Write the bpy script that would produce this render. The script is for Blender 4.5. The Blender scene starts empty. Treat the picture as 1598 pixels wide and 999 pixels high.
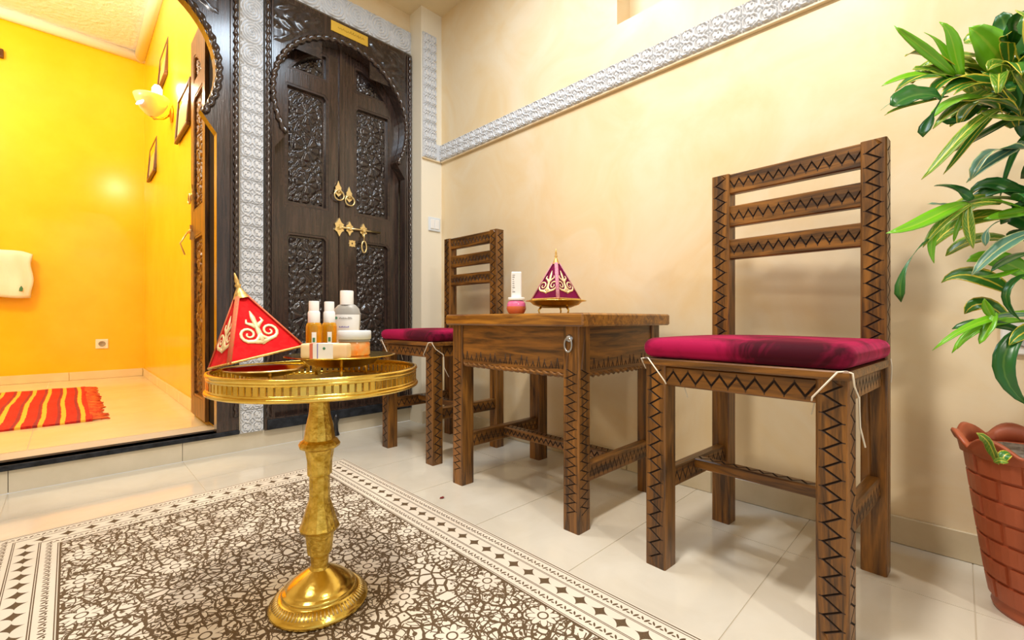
import bpy, bmesh, math, random
from mathutils import Vector, Matrix, geometry
random.seed(7)
PI = math.pi
scene = bpy.context.scene
C = bpy.context.collection

# ---------------------------------------------------------------- camera
H = 0.6
TH = math.atan(691 / 696.0)
cam_d = bpy.data.cameras.new('camera')
cam_d.sensor_width = 36.0
cam_d.lens = 36.0 * 696 / 1598
cam_d.clip_start = 0.02
cam = bpy.data.objects.new('camera', cam_d); C.objects.link(cam)
cam.location = (0, 0, H)
cam.rotation_euler = (PI / 2, 0, -TH)
scene.camera = cam

# ---------------------------------------------------------------- world, lights, exposure
world = bpy.data.worlds.new('world'); scene.world = world
world.use_nodes = True
bg = world.node_tree.nodes['Background']
bg.inputs[0].default_value = (1.0, 0.97, 0.92, 1)
bg.inputs[1].default_value = 0.55
vs = scene.view_settings
vs.view_transform = 'Standard'; vs.look = 'None'; vs.gamma = 1.0; vs.use_curve_mapping = False
vs.exposure = 0.34

def area(name, loc, size, power, col, rot=(0, 0, 0), shape='DISK'):
    l = bpy.data.lights.new(name, 'AREA'); l.shape = shape; l.size = size; l.energy = power; l.color = col
    o = bpy.data.objects.new(name, l); C.objects.link(o); o.location = loc; o.rotation_euler = rot
    return o
def point(name, loc, r, power, col):
    l = bpy.data.lights.new(name, 'POINT'); l.shadow_soft_size = r; l.energy = power; l.color = col
    o = bpy.data.objects.new(name, l); C.objects.link(o); o.location = loc
    return o
area('ceiling_light_main', (0.40, 0.45, 2.40), 0.20, 27, (1.0, 0.94, 0.85))
area('ceiling_light_entry', (0.45, -1.05, 2.40), 0.10, 15, (1.0, 0.94, 0.84))
area('added_light_door', (0.80, 1.25, 2.41), 0.5, 13, (0.72, 0.86, 1.0))  # added cool light, gives the upper door its bluish sheen
area('ceiling_light_hall', (-0.9, 0.7, 2.40), 0.5, 9, (1.0, 0.96, 0.90))
point('added_light_inner', (-1.0, 3.7, 2.55), 0.18, 64, (1.0, 0.92, 0.74))  # unseen light added to brighten the yellow room and its ceiling
point('sconce_light', (0.40, 3.74, 2.16), 0.03, 14, (1.0, 0.90, 0.68))

# ---------------------------------------------------------------- node helpers
class NX:
    """tiny expression builder for math nodes"""
    def __init__(s, nt, sock): s.nt = nt; s.s = sock
    def _op(s, op, *a):
        n = s.nt.nodes.new('ShaderNodeMath'); n.operation = op
        for i, x in enumerate((s,) + a):
            if isinstance(x, NX): s.nt.links.new(x.s, n.inputs[i])
            else: n.inputs[i].default_value = x
        return NX(s.nt, n.outputs[0])
    def __add__(s, o): return s._op('ADD', o)
    __radd__ = __add__
    def __sub__(s, o): return s._op('SUBTRACT', o)
    def __rsub__(s, o): return (s * -1) + o
    def __mul__(s, o): return s._op('MULTIPLY', o)
    __rmul__ = __mul__
    def __truediv__(s, o): return s._op('DIVIDE', o)
    def lt(s, o): return s._op('LESS_THAN', o)
    def gt(s, o): return s._op('GREATER_THAN', o)
    def mn(s, o): return s._op('MINIMUM', o)
    def mx(s, o): return s._op('MAXIMUM', o)
    def abs(s): return s._op('ABSOLUTE')
    def sin(s): return s._op('SINE')
    def cos(s): return s._op('COSINE')
    def pw(s, o): return s._op('POWER', o)
    def mod(s, o): return s._op('FLOORED_MODULO', o)
    def atan2(s, o): return s._op('ARCTAN2', o)
    def cen(s, p): return (s + p * 0.5).mod(p) - p * 0.5   # distance to nearest multiple of p

def newmat(name):
    m = bpy.data.materials.new(name); m.use_nodes = True
    nt = m.node_tree; b = nt.nodes['Principled BSDF']
    return m, nt, b
def rgba(c): return (c[0], c[1], c[2], 1)
def mixc(nt, fac, a, b):
    n = nt.nodes.new('ShaderNodeMix'); n.data_type = 'RGBA'
    for sock, v in ((n.inputs[0], fac), (n.inputs[6], a), (n.inputs[7], b)):
        if isinstance(v, NX): nt.links.new(v.s, sock)
        elif hasattr(v, 'links'): nt.links.new(v, sock)
        elif isinstance(v, (int, float)): sock.default_value = v
        else: sock.default_value = rgba(v)
    return n.outputs[2]
def coords(nt, scale=(1, 1, 1), kind='Object'):
    t = nt.nodes.new('ShaderNodeTexCoord'); mp = nt.nodes.new('ShaderNodeMapping')
    nt.links.new(t.outputs[kind], mp.inputs[0]); mp.inputs['Scale'].default_value = scale
    return mp.outputs[0]
def noise(nt, vec, scale, detail=4, rough=0.55, dist=0.0):
    n = nt.nodes.new('ShaderNodeTexNoise')
    n.inputs['Scale'].default_value = scale; n.inputs['Detail'].default_value = detail
    n.inputs['Roughness'].default_value = rough; n.inputs['Distortion'].default_value = dist
    nt.links.new(vec, n.inputs['Vector'])
    return NX(nt, n.outputs[0])
def ramp(nt, x, lo, hi):
    n = nt.nodes.new('ShaderNodeMapRange'); nt.links.new(x.s, n.inputs[0])
    n.inputs[1].default_value = lo; n.inputs[2].default_value = hi
    return NX(nt, n.outputs[0])
def bump(nt, b, h, strength=0.3, dist=0.01):
    n = nt.nodes.new('ShaderNodeBump'); n.inputs['Strength'].default_value = strength
    n.inputs['Distance'].default_value = dist
    nt.links.new(h.s, n.inputs['Height']); nt.links.new(n.outputs[0], b.inputs['Normal'])

def simple(name, col, rough=0.5, metal=0.0, col2=None, scale=20, stretch=(1, 1, 1), lo=0.35, hi=0.65,
           bmp=0.0, bscale=None, bdist=0.003, coat=0.0, sheen=0.0, trans=0.0, emit=None, estr=0.0, spec=None, dist=0.0):
    m, nt, b = newmat(name)
    b.inputs['Base Color'].default_value = rgba(col)
    b.inputs['Roughness'].default_value = rough; b.inputs['Metallic'].default_value = metal
    if coat: b.inputs['Coat Weight'].default_value = coat; b.inputs['Coat Roughness'].default_value = 0.15
    if sheen: b.inputs['Sheen Weight'].default_value = sheen; b.inputs['Sheen Roughness'].default_value = 0.4
    if trans: b.inputs['Transmission Weight'].default_value = trans
    if spec is not None: b.inputs['Specular IOR Level'].default_value = spec
    if emit: b.inputs['Emission Color'].default_value = rgba(emit); b.inputs['Emission Strength'].default_value = estr
    if col2 or bmp:
        v = coords(nt, stretch)
        if col2:
            f = ramp(nt, noise(nt, v, scale, 5, 0.6, dist), lo, hi)
            nt.links.new(mixc(nt, f, col, col2), b.inputs['Base Color'])
        if bmp: bump(nt, b, noise(nt, v, bscale or scale, 6), bmp, bdist)
    return m

M = {}
M['wall'] = simple('cream_plaster', (0.79, 0.61, 0.355), 0.40, col2=(0.82, 0.70, 0.50), scale=3.0, lo=0.32, hi=0.68, bmp=0.16, bscale=8, bdist=0.008, dist=1.3)
M['pillar'] = simple('pale_plaster', (0.86, 0.80, 0.66), 0.45, bmp=0.05, bscale=12)
M['ceil'] = simple('ceiling_plaster', (0.80, 0.66, 0.42), 0.7)
M['yellow'] = simple('yellow_tadelakt', (0.90, 0.54, 0.008), 0.22, col2=(0.93, 0.60, 0.02), scale=2.5, bmp=0.04, bscale=7)
M['inner_ceil'] = simple('plaster_ceiling', (0.92, 0.90, 0.86), 0.7, bmp=0.9, bscale=26, bdist=0.02)
M['cove'] = simple('white_cove', (0.92, 0.9, 0.85), 0.5)
M['stucco'] = simple('carved_gypsum', (0.62, 0.64, 0.67), 0.6, col2=(0.72, 0.73, 0.75), scale=14)
M['tile'] = simple('polished_porcelain', (0.66, 0.61, 0.51), 0.09, col2=(0.72, 0.68, 0.59), scale=5, lo=0.3, hi=0.7, spec=0.6, dist=1.0)
M['grout'] = simple('grout', (0.58, 0.51, 0.40), 0.8)
M['riser'] = simple('riser_tile', (0.63, 0.56, 0.42), 0.3, col2=(0.70, 0.62, 0.48), scale=8)
M['base'] = simple('baseboard_tile', (0.62, 0.52, 0.34), 0.3, col2=(0.68, 0.58, 0.41), scale=9)
M['inner_tile'] = simple('inner_floor_tile', (0.80, 0.66, 0.40), 0.12, col2=(0.84, 0.71, 0.46), scale=5)
M['sill'] = simple('black_sill', (0.030, 0.034, 0.042), 0.65, col2=(0.010, 0.010, 0.012), scale=30, spec=0.15)
def wood(name, st, a, b2, rough=0.42, coat=0.15, bm=0.25):
    m = simple(name, a, rough, col2=b2, scale=1.0, stretch=st, lo=0.36, hi=0.64, bmp=bm, bscale=3.0, bdist=0.002, coat=coat, dist=0.6)
    return m
BR1, BR2 = (0.045, 0.017, 0.003), (0.27, 0.110, 0.016)
M['wx'] = wood('walnut_grain_x', (5, 60, 60), BR1, BR2)
M['wy'] = wood('walnut_grain_y', (60, 5, 60), BR1, BR2)
M['wz'] = wood('walnut_grain_z', (60, 60, 5), BR1, BR2)
M['topw'] = wood('table_top_wood', (60, 5, 60), (0.14, 0.05, 0.006), (0.42, 0.18, 0.02), 0.35, 0.3)
M['jamb_shade'] = simple('jamb_shade_wood', (0.012, 0.009, 0.008), 0.8, spec=0.1)  # near-black jamb wood, shade of the hinge gap put into its colour
M['groove'] = simple('dark_carving', (0.028, 0.012, 0.005), 0.7)  # dark tone for the engraved zigzags, ticks and apron strokes
DK1, DK2 = (0.014, 0.008, 0.007), (0.055, 0.030, 0.022)
M['dz'] = wood('dark_door_grain_z', (70, 70, 5), DK1, DK2, 0.24, 0.6)
M['dx'] = wood('dark_door_grain_x', (5, 70, 70), DK1, DK2, 0.30, 0.3)
M['dcarve'] = simple('dark_carved_wood', (0.014, 0.010, 0.010), 0.24, col2=(0.040, 0.026, 0.022), scale=40, coat=0.4)
M['brass'] = simple('polished_brass', (0.78, 0.54, 0.10), 0.20, 1.0, col2=(0.86, 0.64, 0.16), scale=30, bmp=0.25, bscale=90, bdist=0.002)
M['engraved'] = simple('engraved_brass', (0.50, 0.31, 0.035), 0.30, 1.0, col2=(0.83, 0.60, 0.13), scale=55, bmp=0.8, bscale=120, bdist=0.004)
M['brass_pale'] = simple('pale_brass', (0.86, 0.70, 0.36), 0.28, 1.0)
M['gold'] = simple('gold_braid', (0.83, 0.58, 0.22), 0.42, 0.7, col2=(0.60, 0.36, 0.10), scale=160)
M['goldpale'] = simple('pale_gold_filigree', (0.90, 0.76, 0.46), 0.4, 0.35)
M['lace'] = simple('pink_lace', (0.72, 0.36, 0.42), 0.7, col2=(0.45, 0.10, 0.22), scale=300)
M['redlace'] = simple('red_lace', (0.80, 0.10, 0.07), 0.7, col2=(0.60, 0.20, 0.06), scale=260)
def velvet(name, a, b2, sc, tint, sh, lo=0.42, hi=0.58):
    m = simple(name, a, 0.75, col2=b2, scale=sc, lo=lo, hi=hi, sheen=sh, dist=0.8, spec=0.15)
    b = m.node_tree.nodes['Principled BSDF']
    b.inputs['Sheen Tint'].default_value = rgba(tint)
    return m
M['velvet'] = velvet('burgundy_velvet', (0.045, 0.001, 0.008), (0.36, 0.004, 0.062), 6.0, (1.0, 0.12, 0.3), 0.45)
M['velvet2'] = velvet('plum_velvet', (0.13, 0.002, 0.035), (0.18, 0.003, 0.055), 20, (1.0, 0.1, 0.35), 0.35)
M['redvelvet'] = velvet('red_velvet', (0.60, 0.004, 0.008), (0.74, 0.012, 0.014), 60, (1.0, 0.1, 0.1), 0.3)
M['string'] = simple('cream_string', (0.86, 0.80, 0.68), 0.8)
M['white'] = simple('white_plastic', (0.86, 0.86, 0.86), 0.35)
M['switch'] = simple('switch_plastic', (0.72, 0.78, 0.84), 0.3)
M['label'] = simple('white_label', (0.86, 0.88, 0.90), 0.5)
M['clear'] = simple('cloudy_plastic', (0.80, 0.80, 0.76), 0.15, trans=0.45)
M['grey'] = simple('grey_plastic', (0.32, 0.31, 0.29), 0.4)
M['oil'] = simple('amber_oil', (0.85, 0.42, 0.01), 0.08, trans=0.55)
M['pinkliq'] = simple('pink_liquid', (0.90, 0.20, 0.42), 0.08, trans=0.25)
M['orangeliq'] = simple('orange_liquid', (0.85, 0.20, 0.08), 0.08, trans=0.25)
M['orangejar'] = simple('orange_scrub', (0.82, 0.25, 0.035), 0.2, col2=(0.70, 0.42, 0.18), scale=60)
M['soap'] = simple('cream_soap', (0.84, 0.70, 0.42), 0.5, col2=(0.88, 0.62, 0.36), scale=22)
M['ink'] = simple('dark_ink', (0.05, 0.07, 0.10), 0.6)
M['inkgreen'] = simple('green_ink', (0.05, 0.22, 0.12), 0.6)
M['inkblue'] = simple('violet_ink', (0.22, 0.20, 0.55), 0.6)
M['inkred'] = simple('red_ink', (0.70, 0.16, 0.10), 0.6)
M['plaqueink'] = simple('plaque_engraving', (0.42, 0.24, 0.03), 0.5, 0.6)
M['plaque'] = simple('yellow_brass_plate', (0.84, 0.56, 0.08), 0.38, 0.55)
M['terra'] = simple('terracotta_plastic', (0.36, 0.080, 0.030), 0.42, col2=(0.41, 0.098, 0.038), scale=12)
M['soil'] = simple('soil', (0.10, 0.075, 0.055), 0.9, col2=(0.28, 0.24, 0.20), scale=60)
M['stem'] = simple('plant_stem', (0.13, 0.16, 0.035), 0.6)
M['steel'] = simple('steel', (0.45, 0.47, 0.5), 0.3, 1.0)
M['black'] = simple('black_rubber', (0.015, 0.015, 0.018), 0.25)
M['towel'] = simple('white_terry', (0.85, 0.85, 0.85), 0.9, bmp=0.5, bscale=60)
M['frame'] = simple('dark_frame', (0.10, 0.035, 0.012), 0.4)
M['paper'] = simple('picture_paper', (0.88, 0.62, 0.22), 0.6, col2=(0.82, 0.50, 0.12), scale=6)
M['mat'] = simple('picture_mat', (0.9, 0.78, 0.50), 0.6)
M['shade'] = simple('sconce_glass', (0.88, 0.62, 0.28), 0.3, emit=(1.0, 0.62, 0.18), estr=0.12)
M['shade2'] = simple('violet_glass', (0.55, 0.5, 0.9), 0.2, emit=(0.62, 0.55, 1.0), estr=0.9)
M['bulb'] = simple('lit_bulb', (1, 0.95, 0.85), 0.4, emit=(1.0, 0.90, 0.68), estr=14.0)
M['petal'] = simple('dried_petal', (0.22, 0.015, 0.015), 0.7)

def leafmat(name, g, y, mode):
    m, nt, b = newmat(name)
    b.inputs['Roughness'].default_value = 0.32
    uv = nt.nodes.new('ShaderNodeTexCoord').outputs['UV']
    sp = nt.nodes.new('ShaderNodeSeparateXYZ'); nt.links.new(uv, sp.inputs[0])
    u = NX(nt, sp.outputs[0]); v = NX(nt, sp.outputs[1])
    a = (u - 0.5).abs() * 2.0
    n = noise(nt, uv, 9.0, 3)
    edge = ramp(nt, a + (n - 0.5) * 0.6, 0.80, 0.95)
    rib = ramp(nt, a + (n - 0.5) * 0.10, 0.13, 0.05)
    vein = ramp(nt, ((v * 60.0 + a * 14.0).sin()) + (n - 0.5) * 1.5, 0.75, 1.1)
    f = {'plain': rib * 0.35, 'edge': (edge * 0.9).mx(rib * 0.8), 'vein': (vein * 0.55).mx(rib).mx(edge * 0.5)}[mode]
    nt.links.new(mixc(nt, f, g, y), b.inputs['Base Color'])
    b.inputs['Subsurface Weight'].default_value = 0.0
    return m
M['leafA'] = leafmat('leaf_bright', (0.15, 0.44, 0.010), (0.48, 0.60, 0.06), 'plain')
M['leafB'] = leafmat('leaf_dark', (0.015, 0.12, 0.018), (0.16, 0.32, 0.06), 'plain')
M['leafC'] = leafmat('leaf_yellow_edged', (0.035, 0.17, 0.015), (0.78, 0.62, 0.06), 'edge')
M['leafD'] = leafmat('leaf_yellow_veined', (0.10, 0.26, 0.02), (0.72, 0.66, 0.10), 'vein')
M['leafE'] = leafmat('leaf_blue_green', (0.10, 0.26, 0.19), (0.62, 0.66, 0.30), 'edge')

def rugmat():
    m, nt, b = newmat('arabesque_rug'); b.inputs['Roughness'].default_value = 0.85
    uv = nt.nodes.new('ShaderNodeUVMap').outputs[0]
    sp = nt.nodes.new('ShaderNodeSeparateXYZ'); nt.links.new(uv, sp.inputs[0])
    u = NX(nt, sp.outputs[0]); v = NX(nt, sp.outputs[1])
    W, L = RUGW, RUGL
    du = u.mn(W - u); dv = v.mn(L - v)
    d = du.mn(dv)
    side = du.lt(dv)                       # 1 on left and right borders
    s = side * v + (1 - side) * u
    def line(at, w): return ((d - at).abs()).lt(w)
    lines = line(0.004, 0.0016).mx(line(0.0105, 0.0012)).mx(line(0.042, 0.0010)).mx(line(0.0455, 0.0008)).mx(line(0.091, 0.0010)).mx(line(0.0945, 0.0010)).mx(line(0.127, 0.0010)).mx(line(0.132, 0.0022))
    # four-pointed stars
    a = s.cen(0.0485).abs() / 0.021; t = ((d - 0.0675).abs()) / 0.0205
    star = (a.pw(0.62) + t.pw(0.62)).lt(1.0)
    # leaf sprig bands
    def sprig(at, ph):
        q = (s + ph).cen(0.0235); r = d - at
        l1 = (((q - 0.004 + r * 0.45) / 0.0030).pw(2.0) + (r / 0.0062).pw(2.0)).lt(1.0)
        l2 = (((q + 0.005 + r * -0.6) / 0.0024).pw(2.0) + ((r + 0.002) / 0.0050).pw(2.0)).lt(1.0)
        l3 = (((s + ph + 0.0118).cen(0.0235) / 0.0040).pw(2.0) + ((r - 0.003) / 0.0020).pw(2.0)).lt(1.0)
        return l1.mx(l2).mx(l3)
    bands = sprig(0.0265, 0.0).mx(sprig(0.111, 0.009))
    border = lines.mx(star).mx(bands)
    # field: interlaced vines and rosettes
    wn = nt.nodes.new('ShaderNodeTexNoise'); nt.links.new(uv, wn.inputs['Vector'])
    wn.inputs['Scale'].default_value = 17; wn.inputs['Detail'].default_value = 2
    vm = nt.nodes.new('ShaderNodeVectorMath'); vm.operation = 'MULTIPLY_ADD'
    nt.links.new(wn.outputs['Color'], vm.inputs[0]); vm.inputs[1].default_value = (0.034, 0.034, 0); nt.links.new(uv, vm.inputs[2])
    def edge(scale, w, feat='DISTANCE_TO_EDGE', rnd=1.0):
        vo = nt.nodes.new('ShaderNodeTexVoronoi'); vo.voronoi_dimensions = '2D'; vo.feature = feat
        vo.inputs['Scale'].default_value = scale; vo.inputs['Randomness'].default_value = rnd
        nt.links.new(vm.outputs[0], vo.inputs['Vector'])
        return NX(nt, vo.outputs['Distance'])
    e1 = edge(37, 0).lt(0.098)
    nb = noise(nt, uv, 14.0, 2)
    e2 = edge(76, 0).lt(0.090) * nb.gt(0.44)
    e3 = edge(52, 0, 'F1').lt(0.20) * nb.gt(0.40)
    P = 0.165
    cu = u.cen(P); cv = (v + (((u / P + 0.5)._op('FLOOR')).mod(2.0)) * (P / 2)).cen(P)
    rr = (cu * cu + cv * cv).pw(0.5); an = cv.atan2(cu)
    pet = (an * 4.0).cos().abs()
    ros = ((rr - (0.017 + pet * 0.017)).abs()).lt(0.0022).mx(((rr - 0.010).abs()).lt(0.0018)).mx(((rr - (0.043 + pet * 0.010)).abs()).lt(0.0020))
    inros = rr.lt(0.017 + pet * 0.017)
    field = ((e1.mx(e2).mx(e3)) * (1 - inros)).mx(ros)
    isf = d.gt(0.134)
    dark = isf * field + (1 - isf) * border
    fine = noise(nt, uv, 420, 2)
    cream = mixc(nt, ramp(nt, noise(nt, uv, 5.0, 2), 0.3, 0.7), (0.80, 0.73, 0.62), (0.72, 0.64, 0.54))
    brown = mixc(nt, ramp(nt, fine, 0.3, 0.7), (0.085, 0.050, 0.022), (0.15, 0.095, 0.045))
    nt.links.new(mixc(nt, dark, cream, brown), b.inputs['Base Color'])
    bump(nt, b, fine, 0.3, 0.001)
    return m
def kilimmat():
    m, nt, b = newmat('striped_kilim'); b.inputs['Roughness'].default_value = 0.95
    uv = nt.nodes.new('ShaderNodeUVMap').outputs[0]
    sp = nt.nodes.new('ShaderNodeSeparateXYZ'); nt.links.new(uv, sp.inputs[0])
    u = NX(nt, sp.outputs[0]); v = NX(nt, sp.outputs[1])
    n = noise(nt, uv, 30, 3); uu = u + (n - 0.5) * 0.012
    yl = (uu.cen(0.075).abs()).lt(0.0090)
    dk = ((uu + 0.018).cen(0.075).abs()).lt(0.006)
    c = mixc(nt, ramp(nt, noise(nt, uv, 60, 3), 0.35, 0.65), (0.45, 0.010, 0.010), (0.62, 0.035, 0.015))
    c = mixc(nt, dk * 0.7, c, (0.20, 0.03, 0.05))
    c = mixc(nt, yl, c, (0.85, 0.52, 0.06))
    nt.links.new(c, b.inputs['Base Color'])
    bump(nt, b, noise(nt, uv, 160, 3), 0.8, 0.004)
    return m

# ---------------------------------------------------------------- mesh helpers
class MB:
    def __init__(s): s.v = []; s.f = []; s.mi = []; s.sm = []; s.uv = {}
    def add(s, vs, fs, mi=0, smooth=False, M4=None):
        o = len(s.v)
        for p in vs:
            p = Vector(p); s.v.append(M4 @ p if M4 is not None else p)
        for f in fs: s.f.append([o + i for i in f]); s.mi.append(mi); s.sm.append(smooth)
        return o
    def box(s, x0, x1, y0, y1, z0, z1, mi=0, M4=None, c=0.0):
        if c <= 0:
            vs = [(x, y, z) for x in (x0, x1) for y in (y0, y1) for z in (z0, z1)]
            s.add(vs, [(0, 1, 3, 2), (4, 6, 7, 5), (0, 4, 5, 1), (2, 3, 7, 6), (0, 2, 6, 4), (1, 5, 7, 3)], mi, False, M4)
        else:
            bm = bmesh.new()
            bmesh.ops.create_cube(bm, size=1)
            for v in bm.verts:
                v.co = Vector(((x0 + x1) / 2 + v.co.x * (x1 - x0), (y0 + y1) / 2 + v.co.y * (y1 - y0), (z0 + z1) / 2 + v.co.z * (z1 - z0)))
            bmesh.ops.bevel(bm, geom=bm.edges[:], offset=c, segments=1, affect='EDGES')
            bm.verts.index_update()
            s.add([v.co.copy() for v in bm.verts], [[v.index for v in f.verts] for f in bm.faces], mi, False, M4)
            bm.free()
    def lathe(s, prof, seg=32, mi=0, cx=0, cy=0, M4=None, cap=True, smooth=True, sx=1.0, sy=1.0):
        vs = []; n = len(prof)
        for i in range(seg):
            a = 2 * PI * i / seg
            for r, z in prof: vs.append((cx + r * math.cos(a) * sx, cy + r * math.sin(a) * sy, z))
        fs = []
        for i in range(seg):
            j = (i + 1) % seg
            for k in range(n - 1): fs.append((i * n + k, j * n + k, j * n + k + 1, i * n + k + 1))
        s.add(vs, fs, mi, smooth, M4)
        if cap:
            if prof[0][0] > 1e-5: s.add([vs[i * n] for i in range(seg)][::-1], [list(range(seg))], mi, False, M4)
            if prof[-1][0] > 1e-5: s.add([vs[i * n + n - 1] for i in range(seg)], [list(range(seg))], mi, False, M4)
    def tube(s, pts, r, seg=8, mi=0, M4=None, lobes=0, twist=0.0, amp=0.3, closed=False, flat=1.0, up=None):
        pts = [Vector(p) for p in pts]; n = len(pts); vs = []
        rr = r if isinstance(r, (list, tuple)) else [r] * n
        d0 = (pts[1] - pts[0]).normalized()
        nrm = Vector(up) if up else (Vector((0, 0, 1)) if abs(d0.z) < 0.9 else Vector((1, 0, 0)))
        dist = 0.0
        for i, p in enumerate(pts):
            a = pts[(i - 1) % n] if (closed or i > 0) else p; b = pts[(i + 1) % n] if (closed or i < n - 1) else p
            d = (b - a).normalized()
            nrm = (nrm - d * nrm.dot(d)).normalized(); bi = d.cross(nrm)
            if i: dist += (p - pts[i - 1]).length
            for k in range(seg):
                t = 2 * PI * k / seg
                q = rr[i] * (1 + (amp * math.cos(lobes * t - twist * dist) if lobes else 0))
                vs.append(p + nrm * math.cos(t) * q * flat + bi * math.sin(t) * q)
        fs = []
        for i in range(n if closed else n - 1):
            j = (i + 1) % n
            for k in range(seg): fs.append((i * seg + k, i * seg + (k + 1) % seg, j * seg + (k + 1) % seg, j * seg + k))
        if not closed: fs.append(list(range(seg))[::-1]); fs.append([(n - 1) * seg + k for k in range(seg)])
        s.add(vs, fs, mi, True, M4)
    def prism(s, outer, holes, y0, y1, mi=0, plane='xz', M4=None):
        """2d outline with holes; extruded between y0 and y1"""
        loops = [outer] + list(holes)
        flat = [Vector((p[0], p[1], 0)) for l in loops for p in l]
        tris = geometry.tessellate_polygon([[Vector((p[0], p[1], 0)) for p in l] for l in loops])
        def mk(p, y):
            if plane == 'xz': return (p[0], y, p[1])
            if plane == 'yz': return (y, p[0], p[1])
            return (p[0], p[1], y)
        n = len(flat)
        vs = [mk(p, y0) for p in flat] + [mk(p, y1) for p in flat]
        fs = [tuple(t) for t in tris] + [tuple(n + i for i in t[::-1]) for t in tris]
        o = 0
        for l in loops:
            m = len(l)
            for i in range(m): j = (i + 1) % m; fs.append((o + i, o + j, n + o + j, n + o + i))
            o += m
        s.add(vs, fs, mi, False, M4)
    def rbox(s, hx, hy, hz, r, n=8, puff=0.0, mi=0, M4=None):
        vs = []; fs = []
        def sph(p):
            q = Vector((max(-hx + r, min(hx - r, p[0])), max(-hy + r, min(hy - r, p[1])), max(-hz + r, min(hz - r, p[2]))))
            d = Vector(p) - q
            w = q + d.normalized() * r if d.length > 1e-9 else q
            if puff and w.z > 0: w.z += puff * max(0, 1 - (w.x / hx) ** 2) * max(0, 1 - (w.y / hy) ** 2)
            return w
        def smp(h, i):
            k = n // 4; t = i / n * 2 - 1
            # concentrate samples near the ends
            return h * math.sin(t * PI / 2)
        for ax in range(3):
            for sg in (-1, 1):
                o = len(vs); hh = (hx, hy, hz)
                a, b = (ax + 1) % 3, (ax + 2) % 3
                for i in range(n + 1):
                    for j in range(n + 1):
                        p = [0, 0, 0]; p[ax] = sg * hh[ax]; p[a] = smp(hh[a], i); p[b] = smp(hh[b], j)
                        vs.append(sph(p))
                for i in range(n):
                    for j in range(n):
                        q = (o + i * (n + 1) + j, o + (i + 1) * (n + 1) + j, o + (i + 1) * (n + 1) + j + 1, o + i * (n + 1) + j + 1)
                        fs.append(q if sg > 0 else q[::-1])
        s.add(vs, fs, mi, True, M4)
    def mesh(s, name, mats, weld=False):
        me = bpy.data.meshes.new(name)
        me.from_pydata([tuple(v) for v in s.v], [], s.f)
        for m in (mats if isinstance(mats, (list, tuple)) else [mats]): me.materials.append(M[m] if isinstance(m, str) else m)
        me.polygons.foreach_set('material_index', s.mi); me.polygons.foreach_set('use_smooth', s.sm)
        bm = bmesh.new(); bm.from_mesh(me)
        if weld: bmesh.ops.remove_doubles(bm, verts=bm.verts, dist=1e-5)
        bmesh.ops.recalc_face_normals(bm, faces=bm.faces)
        bm.to_mesh(me); bm.free(); me.update()
        return me
    def build(s, name, mats, parent=None, weld=False):
        return link(name, s.mesh(name, mats, weld), parent)
def link(name, me, parent=None, loc=None, rot=None):
    o = bpy.data.objects.new(name, me); C.objects.link(o)
    if parent: o.parent = parent
    if loc is not None: o.location = loc
    if rot is not None: o.rotation_euler = rot
    return o
def tag(o, label, cat, group=None, kind=None):
    o['label'] = label; o['category'] = cat
    if group: o['group'] = group
    if kind: o['kind'] = kind
    return o
def empty(name, loc=(0, 0, 0), rz=0.0):
    o = bpy.data.objects.new(name, None); C.objects.link(o); o.location = loc; o.rotation_euler = (0, 0, rz); o.empty_display_size = 0.05
    return o
def struct(o, label, cat): return tag(o, label, cat, kind='structure')
def copy_tree(o, parent=None):
    c = o.copy(); C.objects.link(c); c.parent = parent
    for ch in list(o.children): copy_tree(ch, c)
    return c
def grid_relief(w, h, nu, nv, fn, depth):
    """relief panel in local xz, facing -y"""
    mb = MB(); vs = []; fs = []
    for j in range(nv + 1):
        for i in range(nu + 1):
            u, v = i / nu, j / nv
            vs.append((u * w, -depth * fn(u, v), v * h))
    for j in range(nv):
        for i in range(nu): a = j * (nu + 1) + i; fs.append((a, a + 1, a + nu + 2, a + nu + 1))
    mb.add(vs, fs, 0, True)
    return mb
def sstep(a, b, x):
    t = max(0.0, min(1.0, (x - a) / (b - a))); return t * t * (3 - 2 * t)

# ================================================================ SETTING
XW, YB, ZC = 1.587, 2.32, 2.42          # right wall, door wall, ceiling
XL, YF = -2.4, -1.7
# floor slab and tiles
mb = MB(); mb.box(XL, XW + 0.16, YF, YB, -0.12, -0.0015)
floor = struct(mb.build('floor', 'grout'), 'polished beige porcelain tiled floor of the seating hall', 'floor')
tx, ty, g = 0.49, 0.34, 0.0012
xs = [0.34 + tx * k for k in range(-6, 4)]; ys = [0.32 + ty * k for k in range(-7, 7)]
for i in range(len(xs) - 1):
    for j in range(len(ys) - 1):
        x0, x1, y0, y1 = max(xs[i], XL) + g, min(xs[i + 1], XW) - g, max(ys[j], YF) + g, min(ys[j + 1], YB) - g
        if x1 - x0 < 0.02 or y1 - y0 < 0.02: continue
        mb = MB(); mb.box(x0, x1, y0, y1, -0.01, 0.0); mb.build('floor_tile', 'tile', floor)
# right wall with high niche
NY0, NY1, NZ = -0.75, 0.99, 1.805
mb = MB()
mb.box(XW, XW + 0.16, YF, YB, 0, NZ); mb.box(XW, XW + 0.16, YF, NY0, NZ, ZC); mb.box(XW, XW + 0.16, NY1, YB, NZ, ZC)
mb.box(XW + 0.10, XW + 0.16, NY0, NY1, NZ, ZC)
struct(mb.build('wall_right', 'wall'), 'cream plaster wall behind the carved chairs with a high niche', 'wall')
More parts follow.
